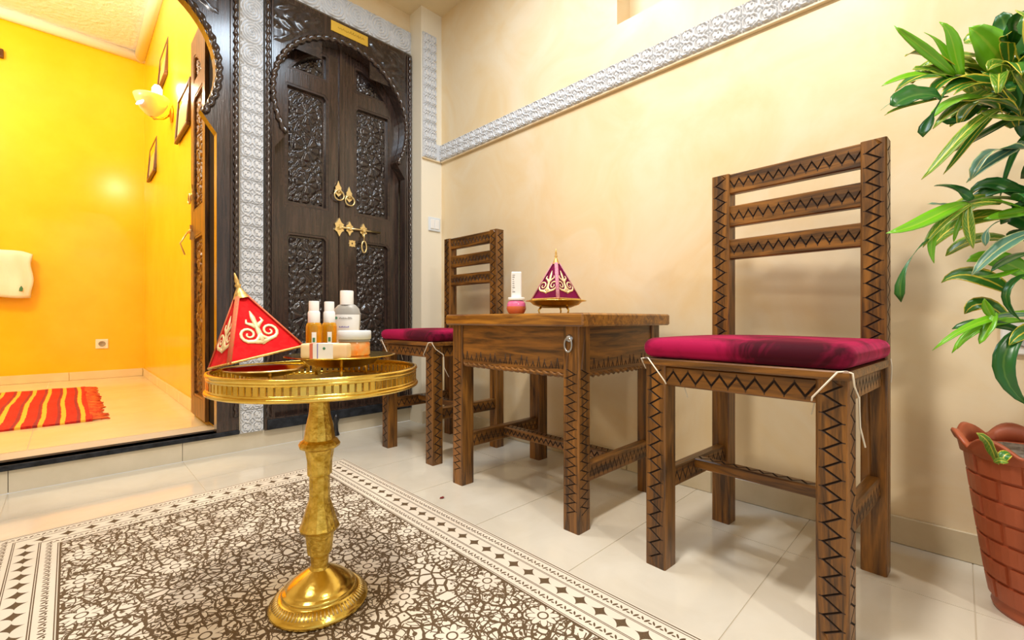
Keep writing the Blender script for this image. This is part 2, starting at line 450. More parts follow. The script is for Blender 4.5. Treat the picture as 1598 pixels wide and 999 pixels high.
# door wall
mb = MB()
mb.box(XL, -0.335, YB, YB + 0.26, 0.0, 3.1)
mb.box(0.55, 0.65, YB, 2.45, 0.08, 3.1); mb.box(0.50, 0.65, 2.45, 2.58, 0.08, 3.1)
mb.box(-0.335, 0.55, YB, YB + 0.26, 2.19, 3.1)
mb.box(0.65, 1.445, YB, YB + 0.26, 2.18, 3.1)
mb.box(1.445, XW + 0.16, YB, YB + 0.26, 0, 3.1)
mb.box(0.65, 1.445, 2.50, 2.58, 0.08, 2.18)
struct(mb.build('wall_back', 'wall'), 'cream wall holding the two arched dark wooden doors', 'wall')
# pillar at the corner
mb = MB(); mb.box(1.445, XW, 2.20, YB, 0, 2.42)
struct(mb.build('wall_corner', 'pillar'), 'narrow pale corner pier beside the closed door', 'wall')
# ceiling, left wall
mb = MB(); mb.box(XL, XW + 0.16, YF, YB, ZC, ZC + 0.1)
struct(mb.build('ceiling', 'ceil'), 'plain plaster ceiling of the seating hall', 'ceiling')
mb = MB(); mb.box(XL - 0.12, XL, YF, YB, 0, ZC)
struct(mb.build('wall_left', 'wall'), 'cream plaster wall opposite the carved chairs', 'wall')
# step below the doors
mb = MB(); mb.box(XL, 1.445, YB + 0.012, YB + 0.30, 0.0, 0.0795)
step = struct(mb.build('trim_1', 'grout'), 'low beige tiled step below the two doors', 'step')
xr = [XL, -1.62, -1.13, -0.64, -0.15, 0.34, 0.83, 1.32, 1.445]
for a, b in zip(xr[:-1], xr[1:]):
    mb = MB(); mb.box(a + 0.001, b - 0.001, YB, YB + 0.0125, 0.001, 0.0795); mb.build('riser_tile', 'riser', step)
# baseboard right
bbp = empty('baseboard_right', (0, 0, 0)); struct(bbp, 'beige tile baseboard along the cream wall', 'baseboard')
y = YF
while y < 2.19:
    y1 = min(y + 0.33, 2.19); mb = MB(); mb.box(XW - 0.010, XW - 0.0002, y + 0.0008, y1 - 0.0008, 0.0005, 0.073, c=0.0015); mb.build('baseboard_tile', 'base', bbp); y = y1
mb = MB(); mb.box(1.450, XW - 0.011, 2.191, 2.1998, 0.0005, 0.073, c=0.0015)
struct(mb.build('baseboard_back', 'base'), 'short beige tile at the foot of the corner pier', 'baseboard')

# carved gypsum tiles
def arab(u, v):
    x, y = u * 4 * PI, v * 4 * PI
    f = math.cos(x) + math.cos(y) + 0.7 * math.cos(x + y + 0.6 * math.sin(2 * x)) * math.cos(x - y)
    h = sstep(-0.15, 0.35, math.sin(3.4 * f + 0.8 * math.sin(3 * x) * math.sin(2 * y)))
    e = min(u, 1 - u, v, 1 - v)
    return (0.15 + 0.85 * h) * sstep(0.0, 0.03, e)
def curl(u, v):
    cx, cy = u - 0.5, v - 0.5
    r = math.hypot(cx, cy); a = math.atan2(cy, cx)
    h = sstep(-0.1, 0.4, math.sin(52 * r + 2 * a) + 0.5 * math.cos(7 * a))
    e = min(u, 1 - u, v, 1 - v)
    return (0.15 + 0.85 * h) * sstep(0.0, 0.05, e)
arab_me = grid_relief(1, 1, 60, 60, arab, 0.115).mesh('gypsum_relief', 'stucco')
curl_me = grid_relief(1, 1, 56, 56, curl, 0.13).mesh('gypsum_scroll', 'stucco')
def stucco(parent, x, y, z, w, h, me, rz=0.0):
    o = link('gypsum_tile', me, parent, (x, y, z), (0, 0, rz)); o.scale = (w, 0.1, h)
def backing(name, label, *b):
    mb = MB(); mb.box(*b); return struct(mb.build(name, 'stucco'), label, 'moulding')
t = backing('trim_2', 'white carved gypsum strip between the two dark doors', 0.552, 0.648, YB - 0.008, YB, 0.081, 2.31)
for k in range(21): stucco(t, 0.553, YB - 0.0081, 0.082 + k * 0.1055, 0.094, 0.1045, curl_me if k > 15 else arab_me)
t = backing('trim_3', 'white carved gypsum lintel above the closed door', 0.65, 1.445, YB - 0.008, YB, 2.182, 2.31)
for k in range(6): stucco(t, 0.651 + k * 0.132, YB - 0.0081, 2.183, 0.1305, 0.126, curl_me)
t = backing('trim_4', 'white carved gypsum upright on the corner pier', 1.450, 1.540, 2.190, 2.20, 1.545, 2.27)
for k in range(7): stucco(t, 1.451, 2.1899, 1.547 + k * 0.103, 0.088, 0.1022, arab_me)
mb = MB(); mb.box(1.541, XW - 0.012, 2.190, 2.20, 1.545, 1.64); o = mb.build('gypsum_tile', 'stucco', t)
t = backing('trim_5', 'white carved gypsum band running along the cream wall', XW - 0.012, XW, YF, 2.19, 1.545, 1.64)
for k in range(37): stucco(t, XW - 0.0121, 2.188 - k * 0.105, 1.547, 0.1035, 0.091, arab_me, -PI / 2)
mb = MB(); mb.box(XW - 0.014, XW, YF, 2.19, 1.536, 1.545, c=0.002); mb.build('bead', 'wall', t)
mb = MB(); mb.box(1.448, XW - 0.0145, 2.188, 2.20, 1.536, 1.545, c=0.002); mb.build('bead', 'wall', t)

# inner room
XI, YI, ZI = 0.50, 5.40, 3.07
mb = MB(); mb.box(-2.0, XI, YB + 0.30, YI, 0.0, 0.0785)
fl2 = struct(mb.build('floor', 'grout'), 'glossy tiled floor of the yellow room behind the open door', 'floor')
for i, x0 in enumerate([-1.98 + 0.62 * k for k in range(4)]):
    for j, y0 in enumerate([2.63 + 0.62 * k for k in range(5)]):
        x1, y1 = min(x0 + 0.62, XI), min(y0 + 0.62, YI)
        mb = MB(); mb.box(x0 + 0.001, x1 - 0.001, y0 + 0.001, y1 - 0.001, 0.07, 0.08); mb.build('floor_tile', 'inner_tile', fl2)
mb = MB(); mb.box(-2.0, XI + 0.15, YI, YI + 0.12, 0, ZI + 0.1)
struct(mb.build('wall_inner_back', 'yellow'), 'glossy yellow end wall of the room behind the open door', 'wall')
mb = MB(); mb.box(XI, XI + 0.15, 2.58, YI, 0, ZI + 0.1)
struct(mb.build('wall_inner_right', 'yellow'), 'glossy yellow side wall carrying the pictures and sconce', 'wall')
mb = MB(); mb.box(-2.12, -2.0, 2.58, YI + 0.12, 0, ZI + 0.1)
struct(mb.build('wall_inner_left', 'yellow'), 'yellow wall hidden beside the open doorway', 'wall')
mb = MB(); mb.box(-2.12, XI + 0.15, YB + 0.26, YI + 0.12, ZI, ZI + 0.1)
struct(mb.build('ceiling', 'inner_ceil'), 'carved white plaster ceiling of the yellow room', 'ceiling')
def cove(name, pts, label):
    mb = MB(); mb.tube(pts, 0.045, 10); struct(mb.build(name, 'cove'), label, 'moulding')
cove('trim_6', [(-2.0, YI - 0.03, ZI - 0.03), (XI, YI - 0.03, ZI - 0.03)], 'white cove above the yellow end wall')
cove('trim_7', [(XI - 0.03, 2.6, ZI - 0.03), (XI - 0.03, YI, ZI - 0.03)], 'white cove above the yellow side wall')
p = struct(empty('baseboard_inner_back'), 'pale tile baseboard under the yellow end wall', 'baseboard')
for k in range(5): mb = MB(); mb.box(-2.0 + 0.5 * k + 0.001, -1.5 + 0.5 * k - 0.001 - (0.012 if k == 4 else 0), YI - 0.012, YI - 0.0002, 0.0805, 0.15, c=0.002); mb.build('baseboard_tile', 'inner_tile', p)
p = struct(empty('baseboard_inner_right'), 'pale tile baseboard under the yellow side wall', 'baseboard')
for k in range(5):
    y0 = 2.98 + 0.484 * k; mb = MB(); mb.box(XI - 0.012, XI - 0.0002, y0 + 0.001, y0 + 0.483 - (0.012 if k == 4 else 0), 0.0805, 0.15, c=0.002); mb.build('baseboard_tile', 'inner_tile', p)

# ================================================================ DOORS
def archloop(cx, z0, zc, r, half, zk, cusp, n=40):
    """door opening outline: straight sides, pointed cusps, horseshoe arch"""
    a0 = -math.asin((zc - cusp) / r)
    pts = [(cx + half, z0), (cx + half, zk)]
    for i in range(n + 1):
        a = a0 + (PI - 2 * a0) * i / n; pts.append((cx + r * math.cos(a), zc + r * math.sin(a)))
    pts += [(cx - half, zk), (cx - half, z0)]
    return pts
def rosette_fn(asp, cents, rad, seed):
    def fn(u, v):
        y = v * asp; best = 0.0
        for (cx, cy, r) in cents:
            dx, dy = u - cx, y - cy; d = math.hypot(dx, dy); a = math.atan2(dy, dx)
            if d < r:
                q = d / r
                pet = abs(math.cos(4 * a))
                h = (sstep(0.15, 0.55, pet) * sstep(0.18, 0.30, q) * sstep(1.0, 0.8, q)) if q > 0.22 else 1.0 - (q / 0.22) ** 2 * 0.6
                best = max(best, 0.25 + 0.75 * h)
        if best == 0.0:
            s = math.sin(17 * u + 2.2 * math.sin(9 * y + seed)) * math.sin(15 * y + 2.0 * math.cos(11 * u + seed)) + 0.4 * math.sin(31 * (u - 0.5) ** 2 * 4 + 22 * y)
            best = 0.7 * sstep(-0.12, 0.25, s)
        e = min(u, 1 - u, y, asp - y)
        return best * sstep(0.0, 0.04, e)
    return fn
def relief_panel(parent, name, x, y, z, w, h, fn, depth=0.010, res=0.0042, mat='dcarve'):
    mb = grid_relief(w, h, int(w / res), int(h / res), fn, depth)
    o = mb.build(name, mat, parent); o.location = (x, y, z); return o
def frame_strip(mb, loop, w, y0, y1, mi=0):
    cx = sum(p[0] for p in loop) / len(loop); cz = sum(p[1] for p in loop) / len(loop)
    inner = []
    n = len(loop)
    for i in range(n):
        p = Vector(loop[i]); a = Vector(loop[i - 1]); b = Vector(loop[(i + 1) % n])
        d1 = (p - a).normalized(); d2 = (b - p).normalized()
        n1 = Vector((-d1.y, d1.x)); n2 = Vector((-d2.y, d2.x)); m = (n1 + n2)
        m = m / max(0.3, m.dot(n1))
        q = p + m * w
        if (q - Vector((cx, cz))).length > (p - Vector((cx, cz))).length: q = p - m * w
        inner.append((q.x, q.y))
    mb.prism(loop, [inner], y0, y1, mi)

DX = 1.045; AR = 0.348; AZ = 1.70; CUSP = 1.51
def door_frame(parent, cx, outer, z0, z1, y0, y1, half, zb=0.055):
    op = archloop(cx, z0 + zb, AZ, AR, half, 1.425, CUSP)
    mb = MB(); mb.prism([(outer[0], z0), (outer[1], z0), (outer[1], z1), (outer[0], z1)], [op], y0, y1)
    mb.build('frame', 'dz', parent)
    a0 = -math.asin((AZ - CUSP) / AR)
    path = [(cx + (AR + 0.014) * math.cos(a0 + (PI - 2 * a0) * i / 160), y0 - 0.004, AZ + (AR + 0.014) * math.sin(a0 + (PI - 2 * a0) * i / 160)) for i in range(161)]
    mb = MB(); mb.tube(path, 0.0125, 12, 0, lobes=2, twist=150, amp=0.32, up=(0, 1, 0)); mb.build('rope_moulding', 'dz', parent)
    # spandrel carvings
    for sg in (-1, 1):
        def fn(u, v, sg=sg):
            uu = u if sg > 0 else 1 - u
            k = uu + v - 0.82
            if k < 0: return 0.0
            h = sstep(-0.1, 0.3, math.sin(16 * uu + 3 * math.sin(7 * v)) * math.cos(14 * v + uu * 4))
            return (0.35 + 0.65 * h) * sstep(0, 0.08, k) * sstep(0, 0.06, min(u, 1 - u, v, 1 - v))
        w = 0.23; x0 = cx + (0.13 if sg > 0 else -0.13 - w)
        if x0 + w > outer[1]: x0 = outer[1] - w - 0.01
        relief_panel(parent, 'spandrel_carving', x0, y0 - 0.0002, z1 - 0.235, w, 0.215, fn, 0.007, 0.006)
    # outer mouldings
    for sg, xo in ((1, outer[1]), (-1, outer[0])):
        mb = MB(); x = xo - sg * 0.012
        mb.tube([(x, y0 - 0.003, z0 + 0.06 + (z1 - z0 - 0.07) * i / 260) for i in range(261)], 0.0085, 8, 0, lobes=2, twist=170, amp=0.35)
        mb.build('edge_rope', 'dz', parent)
        mb = MB(); x = xo - sg * 0.030; mb.box(x - 0.005, x + 0.005, y0 - 0.006, y0, z0 + 0.06, z1 - 0.01, c=0.002); mb.build('edge_bead', 'dz', parent)

def leaf_panels(side, w):
    """outline loops (u,z) for a leaf of width w, side=-1 left leaf, +1 right leaf, u measured from the outer stile"""
    a, b = 0.058, w - 0.070
    low = [(a, 0.20), (b, 0.20), (b, 1.02), (b - 0.02, 1.04), (a + 0.02, 1.04), (a, 1.02)]
    mid = [(a, 1.175), (b, 1.175), (b, 1.76), (b - 0.02, 1.785), (a + 0.01, 1.785), (a, 1.775)]
    top = [(a + 0.012, 1.855), (b, 1.855), (b, 1.985), (b - 0.008, 2.000)]
    cxl = w + 0.0025
    for k in range(1, 9):
        an = math.radians(106 + (150 - 106) * k / 8)
        top.append((cxl + 0.318 * math.cos(an), 1.70 + 0.318 * math.sin(an)))
    return [low, mid, top]
def door_leaf(parent, x0, w, z0, z1, y0, th, side, mw='dz', mm='dx', mc='dcarve'):
    """leaf in local xz facing -y"""
    root = parent
    loops = leaf_panels(side, w)
    def mp(l):
        r = [((x0 + u) if side < 0 else (x0 + w - u), z) for u, z in l]
        return r
    loops = [mp(l) for l in loops]
    mb = MB(); mb.prism([(x0, z0), (x0 + w, z0), (x0 + w, z1), (x0, z1)], loops, y0, y0 + th)
    mb.box(x0, x0 + w, y0 + th - 0.006, y0 + th + 0.002, z0, z1)
    leaf = mb.build('leaf', mw, root)
    for i, l in enumerate(loops):
        mb = MB(); frame_strip(mb, l, 0.012, y0 + 0.002, y0 + th - 0.006); mb.build('panel_moulding', mm, leaf)
        xa, xb = min(p[0] for p in l) + 0.024, max(p[0] for p in l) - 0.024
        za, zb = min(p[1] for p in l) + 0.024, max(p[1] for p in l) - 0.024
        asp = (zb - za) / (xb - xa)
        if i == 0: cents = [(0.5, asp * 0.50, 0.46), (0.5, asp * 0.86, 0.30), (0.5, asp * 0.14, 0.30)]
        elif i == 1: cents = [(0.5, asp * 0.82, 0.36), (0.5, asp * 0.50, 0.42), (0.5, asp * 0.18, 0.36)]
        else: cents = [(0.62 if side < 0 else 0.38, asp * 0.45, 0.20)]
        if i < 2: relief_panel(leaf, 'carved_panel', xa, y0 + th - 0.0062, za, xb - xa, zb - za, rosette_fn(asp, cents, 0, side + i), 0.012, 0.0036, mc)
        else:
            # clip relief to the arched outline
            poly = [Vector((p[0], p[1])) for p in l]
            base = rosette_fn(asp, cents, 0, 3 + side)
            CX = x0 + w if side < 0 else x0
            def fn(u, v, CX=CX, poly=poly, xa=xa, xb=xb, za=za, zb=zb, base=base):
                q = Vector((xa + u * (xb - xa), za + v * (zb - za)))
                dm = min((q - geometry.intersect_point_line(q, poly[k], poly[(k + 1) % len(poly)])[0].to_2d()).length for k in range(len(poly)))
                c = abs(q.x - CX)
                inside = math.hypot(c, q.y - 1.70) < 0.292
                return base(u, v) * (1.0 if inside else 0.0)
            relief_panel(leaf, 'carved_panel', xa, y0 + th - 0.0062, za, xb - xa, zb - za, fn, 0.012, 0.005, mc)
    return leaf

d1 = struct(empty('door_1', (0, 0, 0)), 'closed dark carved double door under a horseshoe arch with brass bolt', 'door')
door_frame(d1, DX, (0.652, 1.442), 0.0815, 2.166, YB - 0.022, YB + 0.036, 0.352)
LW = 0.345
door_leaf(d1, DX - LW - 0.001, LW, 0.10, 2.10, YB + 0.040, 0.026, -1)
door_leaf(d1, DX + 0.001, LW, 0.10, 2.10, YB + 0.040, 0.026, 1)
mb = MB(); mb.box(DX - 0.016, DX + 0.016, YB + 0.030, YB + 0.040, 0.13, 2.05, c=0.003); mb.build('centre_stile', 'dz', d1)
mb = MB(); mb.box(0.66, 1.43, YB - 0.030, YB - 0.022, 0.083, 0.130, c=0.003); mb.build('kick_board', 'sill', d1)
YD = YB + 0.040
def knocker(parent, x, z, y, s=1.0):
    mb = MB()
    prof = [(-0.016, -0.010), (-0.022, 0.004), (-0.014, 0.016), (-0.017, 0.024), (-0.008, 0.036), (0.0, 0.060), (0.008, 0.036), (0.017, 0.024), (0.014, 0.016), (0.022, 0.004), (0.016, -0.010), (0, -0.026)]
    mb.prism([(x + a * s, z + b * s) for a, b in prof], [], y - 0.004, y)
    mb.lathe([(0.0, 0.012), (0.006, 0.010), (0.010, 0.0)], 12, 0, M4=Matrix.Translation((x, y - 0.003, z)) @ Matrix.Rotation(PI / 2, 4, 'X'))
    o = mb.build('knocker_plate', 'brass_pale', parent)
    mb = MB(); mb.tube([(x + 0.026 * s * math.cos(a), y - 0.013, z - 0.020 * s + 0.026 * s * math.sin(a)) for a in [2 * PI * i / 24 for i in range(24)]], 0.0042 * s, 8, closed=True)
    mb.build('ring', 'brass_pale', o)
    return o
knocker(d1, 1.022, 1.285, YB + 0.030); knocker(d1, 1.085, 1.268, YB + 0.038)
# bolt
mb = MB(); mb.tube([(1.02, YD - 0.018, 1.098), (1.262, YD - 0.018, 1.098)], 0.0065, 10); 
bolt = mb.build('slide_bolt', 'brass_pale', d1)
for x, sc in ((1.028, 1.25), (1.085, 1.0), (1.165, 1.0)):
    mb = MB(); q = [(0, 0.040), (0.010, 0.020), (0.020, 0.014), (0.015, 0), (0.020, -0.014), (0.010, -0.020), (0, -0.040), (-0.010, -0.020), (-0.020, -0.014), (-0.015, 0), (-0.020, 0.014), (-0.010, 0.020)]
    mb.prism([(x + a * sc, 1.098 + b * sc) for a, b in q], [], YD - 0.012, YD); mb.box(x - 0.007, x + 0.007, YD - 0.027, YD - 0.010, 1.086, 1.110, c=0.002); mb.build('bolt_bracket', 'brass_pale', bolt)
mb = MB(); mb.tube([(1.160 + 0.014 * math.cos(a), YD - 0.028, 1.005 + 0.032 * math.sin(a)) for a in [2 * PI * i / 20 for i in range(20)]], 0.0045, 8, closed=True)
mb.tube([(1.160, YD - 0.028, 1.037), (1.162, YD - 0.026, 1.09)], 0.004, 8); mb.build('hasp_ring', 'brass_pale', bolt)
mb = MB(); q = []
for i in range(16):
    a = 2 * PI * i / 16; r = 0.024 if i % 4 == 2 else (0.017 if i % 2 else 0.019); q.append((1.103 + r * math.cos(a), 1.020 + r * math.sin(a)))
mb.prism(q, [[(1.103 + 0.004 * math.cos(a), 1.020 + 0.006 * math.sin(a)) for a in [2 * PI * i / 8 for i in range(8)]]], YD - 0.004, YD); mb.build('keyhole_plate', 'brass_pale', d1)
# brass plaque
mb = MB(); mb.box(0.960, 1.164, YB - 0.0268, YB - 0.0222, 2.100, 2.154, c=0.0015)
pl = tag(mb.build('name_plaque', 'plaque'), 'small yellow brass name plaque screwed above the closed door arch', 'plaque')
mb = MB(); r2 = random.Random(3)
for k in range(11):
    x = 0.995 + k * 0.0135; mb.tube([(x, YB - 0.0272, 2.127), (x + 0.003, YB - 0.0272, 2.127 + r2.uniform(0.003, 0.012)), (x + 0.007, YB - 0.0272, 2.127 - r2.uniform(0.0, 0.006)), (x + 0.012, YB - 0.0272, 2.127)], 0.0011, 5)
mb.build('engraved_script', 'plaqueink', pl)

# open doorway
d2 = struct(empty('door_2', (0, 0, 0)), 'open dark arched doorway leading into the yellow room', 'door')
D2X = 0.11
door_frame(d2, D2X, (-0.330, 0.548), 0.1005, 2.188, YB - 0.004, YB + 0.045, 0.352, 0.0)
mb = MB(); mb.box(-0.331, 0.5495, YB - 0.012, 2.407, 0.0805, 0.1, c=0.003); mb.build('threshold', 'sill', d2)
mb = MB(); mb.box(0.4865, 0.4995, 2.368, 2.592, 0.101, 2.18); mb.box(0.4995, 0.5495, 2.368, 2.448, 0.101, 2.18); mb.build('jamb_lining', 'jamb_shade', d2)  # lining coloured near-black to carry the shade of the gap
# open leaf against the yellow side wall
lf = empty('open_leaf', (0.470, 2.602 + LW, 0.0), -PI / 2); lf.parent = d2
ll = door_leaf(lf, 0.0, LW, 0.10, 2.10, 0.0, 0.022, 1, 'wz', 'wx', 'wz')
knocker(lf, 0.030, 1.27, 0.0)
mb = MB(); mb.tube([(0.005, -0.018, 1.07), (0.11, -0.018, 1.07)], 0.0065, 8); mb.prism([(0.035 + a, 1.07 + b) for a, b in [(0, 0.04), (0.02, 0), (0, -0.04), (-0.02, 0)]], [], -0.012, 0.0)
mb.tube([(0.015, -0.02, 1.07), (0.008, -0.05, 1.01), (0.012, -0.03, 0.95)], 0.004, 6); mb.build('latch', 'brass_pale', lf)

# ================================================================ RUGS
RUGW, RUGL = 0.985, 1.62
M['rug'] = rugmat(); M['kilim'] = kilimmat()
def cloth(name, x0, x1, yfar, L, z, nx, ny, mat, skew=0.0, wob=0.0, th=0.006):
    vs = []; fs = []; uvs = []
    for j in range(ny + 1):
        for i in range(nx + 1):
            u = (x1 - x0) * i / nx; v = L * j / ny
            zz = z + th + wob * (math.sin(u * 31 + v * 5) + math.sin(v * 17 + 1)) * 0.5
            vs.append((x0 + u + wob * math.sin(v * 6), yfar + skew * (u / (x1 - x0)) * (1 - v / L) - v, zz)); uvs.append((u, v))
    for j in range(ny):
        for i in range(nx): a = j * (nx + 1) + i; fs.append((a, a + nx + 1, a + nx + 2, a + 1))
    nt = len(vs); ring = [i for i in range(nx + 1)] + [j * (nx + 1) + nx for j in range(1, ny + 1)] + [ny * (nx + 1) + i for i in range(nx - 1, -1, -1)] + [j * (nx + 1) for j in range(ny - 1, 0, -1)]
    for k in ring: vs.append((vs[k][0], vs[k][1], z + 0.0005)); uvs.append(uvs[k])
    m = len(ring)
    for k in range(m): fs.append((ring[k], ring[(k + 1) % m], nt + (k + 1) % m, nt + k))
    me = bpy.data.meshes.new(name); me.from_pydata(vs, [], fs); me.materials.append(M[mat])
    ul = me.uv_layers.new(name='UVMap')
    for lp in me.loops: ul.data[lp.index].uv = uvs[lp.vertex_index]
    me.update()
    return link(name, me)
tag(cloth('area_rug', -0.148, 0.837, 1.822, RUGL, 0.0, 12, 16, 'rug', skew=0.045, th=0.005), 'cream rug with brown arabesque field and a border of dark stars', 'rug')
kl = tag(cloth('kilim_rug', -1.15, 0.085, 4.72, 1.58, 0.08, 40, 40, 'kilim', wob=0.004, th=0.010), 'red and yellow striped kilim rug on the yellow room floor', 'rug')
mb = MB(); rr = random.Random(5)
for k in range(110):
    y = 3.15 + 1.56 * k / 110; x = 0.08
    mb.tube([(x, y, 0.089), (x + rr.uniform(0.02, 0.04), y + rr.uniform(-0.02, 0.02), 0.087), (x + rr.uniform(0.04, 0.075), y + rr.uniform(-0.03, 0.03), 0.083)], 0.004, 5)
fr = mb.build('fringe', simple('red_fringe', (0.62, 0.03, 0.015), 0.9, col2=(0.75, 0.20, 0.04), scale=25), kl); fr['kind'] = 'stuff'

# ================================================================ CARVED FURNITURE
def carved_bar(L, w, d, faces=(1, 1, 1, 1), period=0.026, amp=0.60, g=0.0040, dep=0.0032, s0=0.0, s1=None, ticks=True, ch=0.003):
    """bar along local z (0..L), section w (x) by d (y), engraved zigzag on chosen faces: -x, +x, -y, +y"""
    mb = MB(); s1 = L if s1 is None else s1
    n = max(2, int(round((s1 - s0) / (period / 2)))); 
    def face(org, ax, nr, width, on):
        org, ax, nr = Vector(org), Vector(ax), Vector(nr); hw = width / 2 - ch
        def P(t, z, k=0.0): return org + ax * t + nr * k + Vector((0, 0, z))
        if not on:
            mb.add([P(-hw, 0), P(hw, 0), P(hw, L), P(-hw, L)], [(0, 1, 2, 3)]); return
        zs = [0.0] if s0 > 1e-4 else []
        cols = []
        A = hw * amp * 2
        if s0 > 1e-4: cols.append((0.0, None))
        for i in range(n + 1): cols.append((s0 + (s1 - s0) * i / n, A * (0.5 if i % 2 else -0.5)))
        if s1 < L - 1e-4: cols.append((L, None))
        o = len(mb.v); vs = []
        for z, t in cols:
            f = t is None
            tt = 0.0 if f else t
            k = 0.0 if f else -dep
            vs += [P(-hw, z), P(tt - g, z), P(tt, z, k), P(tt + g, z), P(hw, z)]
        fs = []; mi = []
        for c in range(len(cols) - 1):
            for q in range(4):
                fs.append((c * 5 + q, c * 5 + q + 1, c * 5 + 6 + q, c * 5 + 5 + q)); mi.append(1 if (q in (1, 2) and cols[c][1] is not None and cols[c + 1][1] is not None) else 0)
        base = len(mb.v)
        for p in vs: mb.v.append(p)
        for f, m in zip(fs, mi): mb.f.append([base + i for i in f]); mb.mi.append(m); mb.sm.append(False)
        if ticks:
            for i in range(1, n, 1):
                z = s0 + (s1 - s0) * (i + 0.0) / n; t = A * (0.5 if i % 2 else -0.5)
                sg = -1 if i % 2 else 1
                c0 = t - sg * A * 0.16; l = A * 0.09
                q = [P(c0 - l, z - 0.0011, 0.0003), P(c0 + l, z - 0.0011, 0.0003), P(c0 + l, z + 0.0011, 0.0003), P(c0 - l, z + 0.0011, 0.0003)]
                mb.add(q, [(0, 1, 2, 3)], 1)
    face((-w / 2, 0, 0), (0, -1, 0), (-1, 0, 0), d, faces[0])
    face((w / 2, 0, 0), (0, 1, 0), (1, 0, 0), d, faces[1])
    face((0, -d / 2, 0), (1, 0, 0), (0, -1, 0), w, faces[2])
    face((0, d / 2, 0), (-1, 0, 0), (0, 1, 0), w, faces[3])
    a, b = w / 2, d / 2
    for sx, sy in ((-1, -1), (1, -1), (1, 1), (-1, 1)):
        mb.add([(sx * a, sy * (b - ch), 0), (sx * (a - ch), sy * b, 0), (sx * (a - ch), sy * b, L), (sx * a, sy * (b - ch), L)], [(0, 1, 2, 3)])
    ring = [(-a, -b + ch), (-a + ch, -b), (a - ch, -b), (a, -b + ch), (a, b - ch), (a - ch, b), (-a + ch, b), (-a, b - ch)]
    mb.add([(x, y, 0) for x, y in ring], [list(range(8))[::-1]]); mb.add([(x, y, L) for x, y in ring], [list(range(8))])
    return mb
def xf(mb, M4):
    mb.v = [M4 @ Vector(v) for v in mb.v]; return mb
def bar_part(name, parent, p0, p1, w, d, faces, roll=0.0, mat='wz', **k):
    """carved bar from p0 to p1"""
    p0, p1 = Vector(p0), Vector(p1); L = (p1 - p0).length
    mb = carved_bar(L, w, d, faces, **k)
    dz = (p1 - p0).normalized()
    if abs(dz.z) > 0.9: R = Matrix.Identity(3)
    elif abs(dz.y) > 0.9: R = Matrix(((1, 0, 0), (0, 0, 1), (0, -1, 0)))     # local z->+y, local y->-z, local x->x
    else: R = Matrix(((0, 0, 1), (1, 0, 0), (0, 1, 0)))      # local z->+x, x->y, y->z
    if abs(dz.y) > 0.9 : R = Matrix(((1, 0, 0), (0, 0, 1), (0, 1, 0)))
    xf(mb, Matrix.Translation(p0) @ R.to_4x4())
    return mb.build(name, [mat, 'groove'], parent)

def make_chair(name, label, loc, rz):
    t = tag(empty(name, loc, rz), label, 'chair', 'carved wooden chairs')
    hw, xf_, xb = 0.205, -0.205, 0.180
    lt = 0.052
    for sy in (-1, 1):
        y = sy * (hw - lt / 2)
        bar_part('front_leg', t, (xf_ + lt / 2, y, 0), (xf_ + lt / 2, y, 0.490), lt, lt, (1, 0, 1 if sy < 0 else 0, 1 if sy > 0 else 0), period=0.034, s0=0.02, s1=0.48)
        bar_part('back_post', t, (xb, y, 0), (xb, y, 1.028), 0.048, 0.050, (1, 1, 1 if sy < 0 else 0, 1 if sy > 0 else 0), period=0.034, s0=0.55, s1=1.015, ticks=True)
        # side apron and stretcher
        bar_part('side_apron', t, (xf_ + lt, y, 0.466), (xb - 0.024, y, 0.466), 0.030, 0.046, (1, 1, 0, 0), mat='wx', period=0.03)
        bar_part('side_stretcher', t, (xf_ + lt, y, 0.205), (xb - 0.024, y, 0.205), 0.026, 0.050, (1, 1, 0, 0), mat='wx', period=0.03)
    bar_part('front_apron', t, (xf_ + 0.020, -hw + lt, 0.466), (xf_ + 0.020, hw - lt, 0.466), 0.028, 0.046, (1, 0, 0, 0), mat='wy', period=0.036)
    bar_part('rear_apron', t, (xb, -hw + 0.05, 0.466), (xb, hw - 0.05, 0.466), 0.028, 0.046, (0, 1, 0, 0), mat='wy', period=0.036)
    bar_part('cross_stretcher', t, (-0.012, -hw + 0.039, 0.218), (-0.012, hw - 0.039, 0.218), 0.034, 0.026, (0, 0, 0, 1), mat='wy', period=0.03)
    mb = MB(); mb.box(xf_ - 0.006, xb + 0.024, -hw - 0.004, hw + 0.004, 0.4905, 0.508, c=0.003)
    # notch the board behind the posts by keeping it in front of them
    mb = MB(); mb.box(xf_ - 0.006, xb - 0.0245, -hw - 0.004, hw + 0.004, 0.4905, 0.508, c=0.003); mb.build('seat', 'wy', t)
    for z0, z1 in ((0.970, 1.028), (0.874, 0.934), (0.778, 0.836)):
        bar_part('back_rail', t, (xb - 0.004, -hw + 0.05, (z0 + z1) / 2), (xb - 0.004, hw - 0.05, (z0 + z1) / 2), 0.024, z1 - z0, (1, 1, 0, 0), mat='wy', period=0.026, amp=0.42)
    return t
